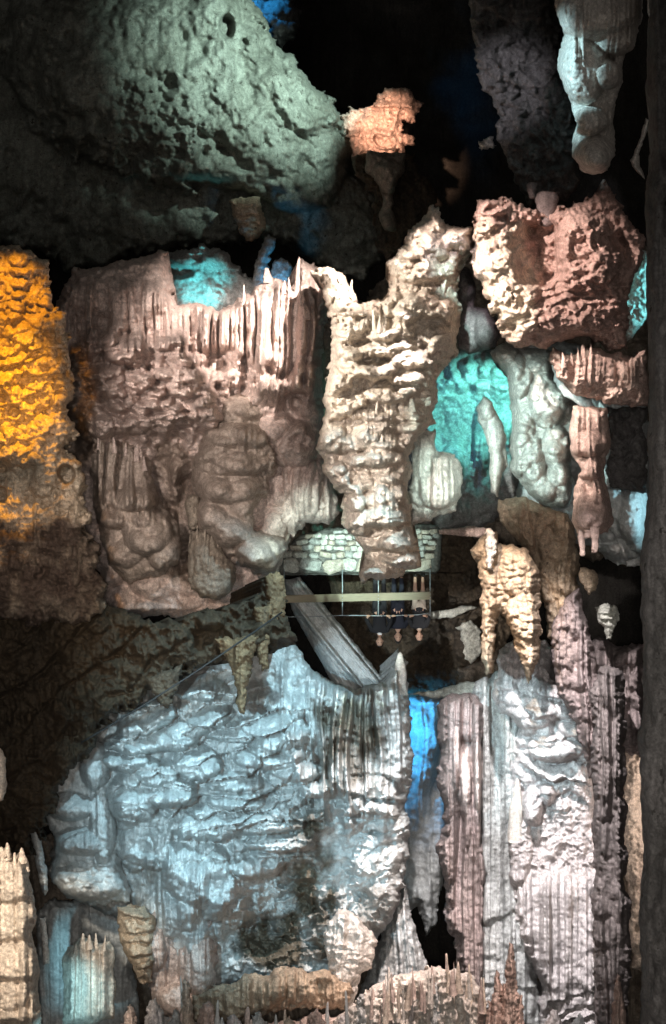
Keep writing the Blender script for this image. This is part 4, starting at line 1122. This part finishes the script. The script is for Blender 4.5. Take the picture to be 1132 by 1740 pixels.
for (u, vt, vb, rr, lab) in ((868, 1600, 1790, 16, 'tallest peach spire at the bottom right before the white organ pipes'),
                             (845, 1648, 1790, 14, 'second tallest peach spire at the bottom right, left of the tallest'),
                             (858, 1668, 1790, 10, 'slim peach spire between the two tall ones at the bottom right'),
                             (884, 1690, 1790, 10, 'short peach spire right of the tallest one at the bottom'),
                             (832, 1700, 1790, 10, 'short peach spire at the right foot of the whitish mound'),
                             (1050, 1655, 1790, 14, 'peach tapering spire at the foot of the dark grey column')):
    hgt = vb - vt
    r = Rock([(u - rr, vb), (u - rr * 0.85, vt + hgt * 0.55), (u - rr * 0.5, vt + hgt * 0.22), (u - rr * 0.15, vt), (u + rr * 0.2, vt + 3), (u + rr * 0.55, vt + hgt * 0.2), (u + rr * 0.9, vt + hgt * 0.5), (u + rr, vb)],
             19.3 + 0.02 * (u % 7), T=rr * 0.9, R=rr * 0.8, step=1.5, warp=3, wscale=14)
    r.flutes(6, 6, lenv=120).crag(14, 5, sy=2).pillows(8, 14, 3)
    r.build('rock_spire', M['pink'], lab, 'dripstone')

for i, (u, vt, rr) in enumerate([(222, 1705, 14), (262, 1690, 18), (300, 1712, 13), (318, 1660, 11), (352, 1700, 20), (398, 1722, 15), (440, 1716, 18), (492, 1728, 14), (538, 1716, 20), (584, 1722, 16), (612, 1690, 13),
                                (636, 1712, 18), (668, 1690, 14), (702, 1676, 16), (742, 1668, 13), (782, 1662, 17), (812, 1684, 13), (940, 1716, 20), (985, 1722, 17)]):
    f = lambda: rnd.uniform(0.85, 1.15)
    hgt = 1800 - vt
    r = Rock([(u - 1.5 * rr, 1800), (u - rr * 1.1 * f(), vt + hgt * 0.55), (u - rr * 0.75 * f(), vt + hgt * 0.2), (u - rr * 0.35, vt + 4 * f()), (u + rr * 0.1, vt), (u + rr * 0.4, vt + 8 * f()),
              (u + rr * 0.8 * f(), vt + hgt * 0.25), (u + rr * 1.1 * f(), vt + hgt * 0.6), (u + 1.5 * rr, 1800)], 19.9 + 0.5 * rnd.random(), T=rr * 0.9, R=rr * 0.8, step=1.7, warp=5, wscale=15)
    r.flutes(6, 6, lenv=80).crag(13, 6).pillows(10, 14, 4)
    nth = 'leftmost second third fourth fifth sixth seventh eighth ninth tenth eleventh twelfth thirteenth fourteenth fifteenth sixteenth seventeenth eighteenth nineteenth'.split()[i]
    r.build('rock_stump', M[('rose', 'palecol', 'bluegrey', 'cream')[i % 4]], '%s ragged %s stump%s in the row along the bottom edge' % (nth, ('mauve', 'lilac', 'grey blue', 'cream')[i % 4], ' from the left' if i else ''),
            'dripstone', group='ragged stumps along the bottom edge')

# ================================================================== stone parapet and railing
PD = 26.0
r = Rock([(440, 978), (470, 945), (490, 926), (510, 908), (560, 897), (620, 892), (700, 890), (744, 892), (752, 906), (750, 965), (742, 975)], PD, T=10, R=12, step=2, warp=2, back=1.2)
para = r.build('parapet', M['mortar'], 'low wall of rubble stones under the wooden railing', 'stone wall')


def stone_mesh(seed):
    rn = random.Random(seed)
    bm = bmesh.new()
    bmesh.ops.create_cube(bm, size=1.0)
    bmesh.ops.bevel(bm, geom=bm.edges[:], offset=0.22, segments=1, affect='EDGES')
    for q in bm.verts:
        q.co += Vector((rn.uniform(-.09, .09), rn.uniform(-.09, .09), rn.uniform(-.09, .09)))
    me = bpy.data.meshes.new('stone')
    bm.to_mesh(me)
    bm.free()
    me.materials.append(M[('rubble', 'rubble_b', 'rubble', 'rubble_c')[seed % 4]])
    return me


para_depth = r.depth_at
SM = [stone_mesh(i) for i in range(12)]
top = lambda u: np.interp(u, [440, 470, 490, 510, 560, 620, 700, 744, 751], [974, 947, 929, 911, 900, 895, 893, 895, 905])
nst = 0
v = 972.0
row = 0
while v > 892:
    hgt = (23, 12, 10.5, 10, 9.5, 9, 9, 9, 9)[min(row, 8)]
    u = 448 + (row % 2) * 6.0
    while u < 748:
        wd = hgt * rnd.uniform(0.75, 2.1)
        cu, cv_ = u + wd / 2, v - hgt / 2
        if cv_ - hgt * 0.4 > top(cu) and u + wd < 752 and nst < 300:
            o = bpy.data.objects.new('stone', SM[rnd.randrange(12)])
            C.objects.link(o)
            o.parent = para
            p = at(cu + rnd.uniform(-1.5, 1.5), cv_ + rnd.uniform(-2.2, 2.2), para_depth(cu, cv_) - rnd.uniform(-0.03, 0.05))
            o.location = p - para.location
            px = K * PD
            o.scale = (wd * px * 0.97, 0.16 * rnd.uniform(0.8, 1.4), hgt * px * rnd.uniform(0.75, 1.15))
            o.rotation_euler = (rnd.uniform(-.15, .15), rnd.uniform(-.2, .2), rnd.uniform(-.2, .2))
            nst += 1
        u += wd
    v -= hgt
    row += 1

wood = plain('weathered_wood', (0.22, 0.185, 0.12), 0.7, grain=(0.6, 6, 6))
steel = plain('dull_steel', (0.30, 0.33, 0.34), 0.5, 0.6)
wire = plain('dark_wire', (0.02, 0.02, 0.02), 0.6)


def box(name, p0, p1, hgt, dep, mat, parent=None):
    """a squared beam from p0 to p1, bevelled"""
    bm = bmesh.new()
    bmesh.ops.create_cube(bm, size=1.0)
    L = (p1 - p0).length
    for q in bm.verts:
        q.co = Vector((q.co.x * L, q.co.y * dep, q.co.z * hgt))
    bmesh.ops.bevel(bm, geom=bm.edges[:], offset=min(hgt, dep) * 0.12, segments=2, affect='EDGES')
    me = bpy.data.meshes.new(name)
    bm.to_mesh(me)
    bm.free()
    me.materials.append(mat)
    o = bpy.data.objects.new(name, me)
    C.objects.link(o)
    o.rotation_euler = (p1 - p0).to_track_quat('X', 'Z').to_euler()
    o.location = (p0 + p1) / 2 - (parent.location if parent else Vector())
    o.parent = parent
    return o


def tube(name, pts, rad, mat, parent=None, seg=7):
    V, F = [], []
    n = len(pts)
    for i, p in enumerate(pts):
        t = (pts[min(i + 1, n - 1)] - pts[max(i - 1, 0)]).normalized()
        a = t.orthogonal().normalized()
        if i and a.dot(pa) < 0:
            a = -a
        pa = a
        b = t.cross(a)
        for j in range(seg):
            g = 2 * math.pi * j / seg
            V.append(p + (a * math.cos(g) + b * math.sin(g)) * rad)
    for i in range(n - 1):
        for j in range(seg):
            F.append((i * seg + j, i * seg + (j + 1) % seg, (i + 1) * seg + (j + 1) % seg, (i + 1) * seg + j))
    F += [tuple(range(seg)), tuple((n - 1) * seg + j for j in range(seg))]
    return link_mesh(name, [tuple(p) for p in V], F, mat, parent)


RD = 25.5
rail = bpy.data.objects.new('railing', None)
C.objects.link(rail)
rail.location = at(600, 974, RD)
tag(rail, 'railing of one wooden plank, thin posts and a wire in front of the visitors', 'railing')
box('plank', at(478, 1018, RD), at(732, 1012, RD), 13 * K * RD, 0.07, wood, rail)
for u in (483, 582, 643, 731):
    tube('post', [at(u, 968, RD + 0.06), at(u, 1010, RD + 0.06), at(u, 1046, RD + 0.06)], 0.014, steel, rail)
tube('wire', [at(476 + i * 26, 1048 - i * 0.35 + 0.8 * math.sin(i * 1.1), RD + 0.03) for i in range(10)] + [at(731, 1042, RD + 0.03)], 0.011, steel, rail)
n = 24
cab = [at(480 + (138 - 480) * t, 1040 + (1262 - 1040) * t + 6 * math.sin(math.pi * t), 19.7 - 0.2 * t) for t in [i / n for i in range(n + 1)]]
tag(tube('handrail_cable', cab, 0.017, wire), 'thin dark cable slanting down from the railing across the dark ledge', 'cable')

for u in (483, 582, 643, 731):
    for dv in (-3, 3):
        q = at(u, 1018 - (u - 478) * 6 / 254 + dv, RD) - Vector((0, 0.04, 0))
        tube('bolt', [q, q - Vector((0, 0.012, 0))], 0.013, steel, rail, 8)
# ground the visitors stand on
bm = bmesh.new()
bmesh.ops.create_grid(bm, x_segments=40, y_segments=8, size=0.5)
p0, p1 = at(440, 974, 26.0), at(790, 974, 26.0)
for q in bm.verts:
    q.co = Vector((q.co.x * (p0.x - p1.x) + (p0.x + p1.x) / 2, 26.9 + q.co.y * 2.2, p0.z + 0.02 * math.sin(q.co.x * 60) * math.cos(q.co.y * 9)))
me = bpy.data.meshes.new('path')
bm.to_mesh(me)
bm.free()
me.materials.append(M['darkbrown'])
o = bpy.data.objects.new('path', me)
C.objects.link(o)
tag(o, kind='structure')

# ================================================================== visitors
skin = plain('skin', (0.50, 0.30, 0.21), 0.55)
PM = {'coat': plain('dark_coat', (0.012, 0.012, 0.014), 0.9), 'grey': plain('grey_cloth', (0.16, 0.15, 0.14), 0.9), 'pale': plain('pale_cloth', (0.50, 0.40, 0.32), 0.9),
      'white': plain('white_cloth', (0.7, 0.7, 0.68), 0.8), 'hair': plain('dark_hair', (0.015, 0.011, 0.009), 0.6), 'navy': plain('navy_cloth', (0.014, 0.016, 0.026), 0.9)}


def skinned(name, chains, mat, parent, sub=2):
    """one continuous surface grown over joined chains of (point, radius)"""
    bm = bmesh.new()
    lay = bm.verts.layers.skin.verify()
    seen = {}
    first = True
    for ch in chains:
        prev = None
        for (p, rr) in ch:
            key = tuple(round(c, 4) for c in p)
            if key not in seen:
                q = bm.verts.new(p)
                q[lay].radius = rr if isinstance(rr, tuple) else (rr, rr)
                q[lay].use_root = first
                first = False
                seen[key] = q
            q = seen[key]
            if prev is not None and prev is not q and bm.edges.get((prev, q)) is None:
                bm.edges.new((prev, q))
            prev = q
    me = bpy.data.meshes.new(name)
    bm.to_mesh(me)
    bm.free()
    me.materials.append(mat)
    o = bpy.data.objects.new(name, me)
    C.objects.link(o)
    o.parent = parent
    md = o.modifiers.new('skin', 'SKIN')
    md.use_smooth_shade = True
    sb = o.modifiers.new('smooth', 'SUBSURF')
    sb.levels = sb.render_levels = sub
    return o


def blob(name, c, r3, mat, parent, fn=None, seg=20, rings=14):
    bm = bmesh.new()
    bmesh.ops.create_uvsphere(bm, u_segments=seg, v_segments=rings, radius=1)
    for q in bm.verts:
        p = q.co.copy()
        if fn:
            p = fn(p)
        q.co = Vector((p.x * r3[0] + c[0], p.y * r3[1] + c[1], p.z * r3[2] + c[2]))
    me = bpy.data.meshes.new(name)
    bm.to_mesh(me)
    bm.free()
    me.materials.append(mat)
    me.polygons.foreach_set('use_smooth', [True] * len(me.polygons))
    o = bpy.data.objects.new(name, me)
    C.objects.link(o)
    o.parent = parent
    return o


def face(p):
    """head shape: chin, nose, brow and eye hollows on the side that faces the camera (-y)"""
    x, y, z = p
    if z < 0:
        f = 1 + 0.28 * z
        x, y = x * f, y * (1 + 0.12 * z)
    if y < -0.3:
        y -= 0.22 * math.exp(-((x / 0.13) ** 2 + ((z + 0.08) / 0.20) ** 2))        # nose
        for sx in (-1, 1):
            y += 0.13 * math.exp(-(((x - sx * 0.36) / 0.2) ** 2 + ((z - 0.10) / 0.13) ** 2))  # eye hollows
        y += 0.05 * math.exp(-((x / 0.3) ** 2 + ((z + 0.48) / 0.05) ** 2))         # mouth
        y -= 0.05 * math.exp(-((x / 0.3) ** 2 + ((z + 0.40) / 0.06) ** 2))
        y -= 0.05 * math.exp(-((x / 0.3) ** 2 + ((z + 0.80) / 0.14) ** 2))
    return Vector((x, y, z))


def person(u, D, H, top, legs, label, hands, lean=0.0, turn=0.0, collar=None, bare_leg=False, hair_long=False):
    root = bpy.data.objects.new('person', None)
    C.objects.link(root)
    root.location = at(u, 973.5, D)
    root.rotation_euler.z = turn
    tag(root, label, 'person', 'visitors behind the railing')
    s = H / 1.72
    zh, zs, zn, zc = 0.92 * s, 1.40 * s, 1.47 * s, 1.57 * s
    ly = -0.10 + lean                                # leaning to the rail
    pel, chest, neck = (0, 0, zh), (0, ly * 0.6, 1.24 * s), (0, ly, zn)
    body, coat, sleeves = [], [], []
    arms = []
    for sx, hd in zip((-1, 1), hands):
        sh = (sx * 0.175 * s, ly * 0.9, zs - 0.02)
        hand = Vector(hd)
        mid = (Vector(sh) + hand) / 2 + Vector((sx * 0.09, 0.03, -0.07))
        arms.append((sh, tuple(mid), tuple(hand)))
    # the body: legs, trunk, neck, arms in one surface
    ch = [[(pel, 0.12), (chest, 0.13), ((0, ly * 0.9, zs - 0.03), 0.10), (neck, 0.05), ((0, ly - 0.01, zc - 0.03), 0.05)]]
    for sx, (sh, mid, hand) in zip((-1, 1), arms):
        hd = Vector(hand)
        wr = hd + (Vector(mid) - hd).normalized() * 0.07
        ch.append([((0, ly * 0.9, zs - 0.03), 0.10), (sh, 0.05), (mid, 0.038), (tuple(wr), 0.026), (hand, 0.034)])
        for k in range(5):                           # fingers closing over the wire
            a = (k - 2) * 0.018
            if k == 0:
                f1, f2 = hd + Vector((-sx * 0.04, -0.01, 0.01)), hd + Vector((-sx * 0.05, -0.035, -0.005))
            else:
                f1, f2 = hd + Vector((a, -0.045, 0.012)), hd + Vector((a, -0.055 - 0.004 * (k == 2), -0.022))
            ch.append([(hand, 0.034), (tuple(f1), 0.0095), (tuple(f2), 0.008)])
        hip, knee, ank = (sx * 0.09 * s, 0, zh - 0.06), (sx * 0.10 * s, -0.02, 0.49 * s), (sx * 0.10 * s, 0.02, 0.08)
        ch.append([(pel, 0.12), (hip, 0.085), (knee, 0.055), (ank, 0.036), ((sx * 0.11 * s, -0.14, 0.035), 0.034)])
    skinned('body', ch, skin, root)
    # clothes over it
    co = [[((0, 0, zh - 0.10), (0.17, 0.13)), (pel, (0.165, 0.125)), (chest, (0.175, 0.13)), ((0, ly * 0.9, zs - 0.03), (0.13, 0.10)), ((0, ly, zn - 0.03), 0.07)]]
    for (sh, mid, hand) in arms:
        wr = Vector(hand) + (Vector(mid) - Vector(hand)).normalized() * 0.09
        co.append([((0, ly * 0.9, zs - 0.03), (0.13, 0.10)), (sh, 0.068), (mid, 0.052), (tuple(wr), 0.042)])
    skinned('jacket', co, PM[top], root)
    lg = []
    for sx in (-1, 1):
        hip, knee, ank = (sx * 0.09 * s, 0, zh - 0.06), (sx * 0.10 * s, -0.02, 0.49 * s), (sx * 0.10 * s, 0.02, 0.10)
        lg.append([((0, 0, zh), 0.13), (hip, 0.10), (knee, 0.068), ((ank[0], ank[1], 0.45 * s if bare_leg else ank[2]), 0.052 if not bare_leg else 0.075)])
    skinned('trousers' if not bare_leg else 'shorts', lg, PM[legs], root)
    for sx in (-1, 1):
        blob('shoe', (sx * 0.105 * s, -0.06, 0.045), (0.05, 0.13, 0.05), PM['hair'], root)
    hc = (0, ly - 0.02, zc + 0.075 * s)
    hd = blob('head', hc, (0.078, 0.098, 0.118), skin, root, face, 28, 22)
    for sx in (-1, 1):
        blob('ear', (hc[0] + sx * 0.077, hc[1] + 0.01, hc[2] - 0.005), (0.012, 0.022, 0.032), skin, root, None, 10, 8)
        blob('eye', (hc[0] + sx * 0.029, hc[1] - 0.082, hc[2] + 0.012), (0.012, 0.010, 0.009), PM['hair'], root, None, 10, 8)

    def hf(p):
        x, y, z = p
        if y < 0 and z < 0.45:
            y *= 0.1
        if z < -0.35 and not hair_long:
            z = -0.35
        return Vector((x, y, z))
    blob('hair', (hc[0], hc[1] + 0.018, hc[2] + 0.022), (0.088, 0.100, 0.114 if not hair_long else 0.15), PM['hair'], root, hf)
    if collar:
        blob('collar', (0, ly - 0.055, zn - 0.015), (0.055, 0.03, 0.03), PM[collar], root)
    return root


wz = (1046 - 973.5) * K * 25.5
wy = 25.5


def hands_for(u, D, a, b):
    """where two hands hold the wire, in the visitor's own space"""
    o = at(u, 973.5, D)
    res = []
    for (hu) in (a, b):
        q = at(hu, 1045, 25.52)
        res.append((q.x - o.x, q.y - o.y, q.z - o.z + 0.012))
    return sorted(res, key=lambda t: t[0])


D0 = 25.92
person(645, D0, 1.68, 'coat', 'coat', 'person in a black coat with a pale collar leaning on the wire, left of three', hands_for(645, D0, 626, 660), collar='white')
person(676, D0 + 0.35, 1.58, 'navy', 'navy', 'person in dark clothes standing between two others behind the railing', hands_for(676, D0 + 0.35, 669, 690), hair_long=True)
person(712, D0, 1.55, 'coat', 'pale', 'person in a dark top with pale legwear at the right end of the railing', hands_for(712, D0, 700, 722), collar='pale', bare_leg=True)
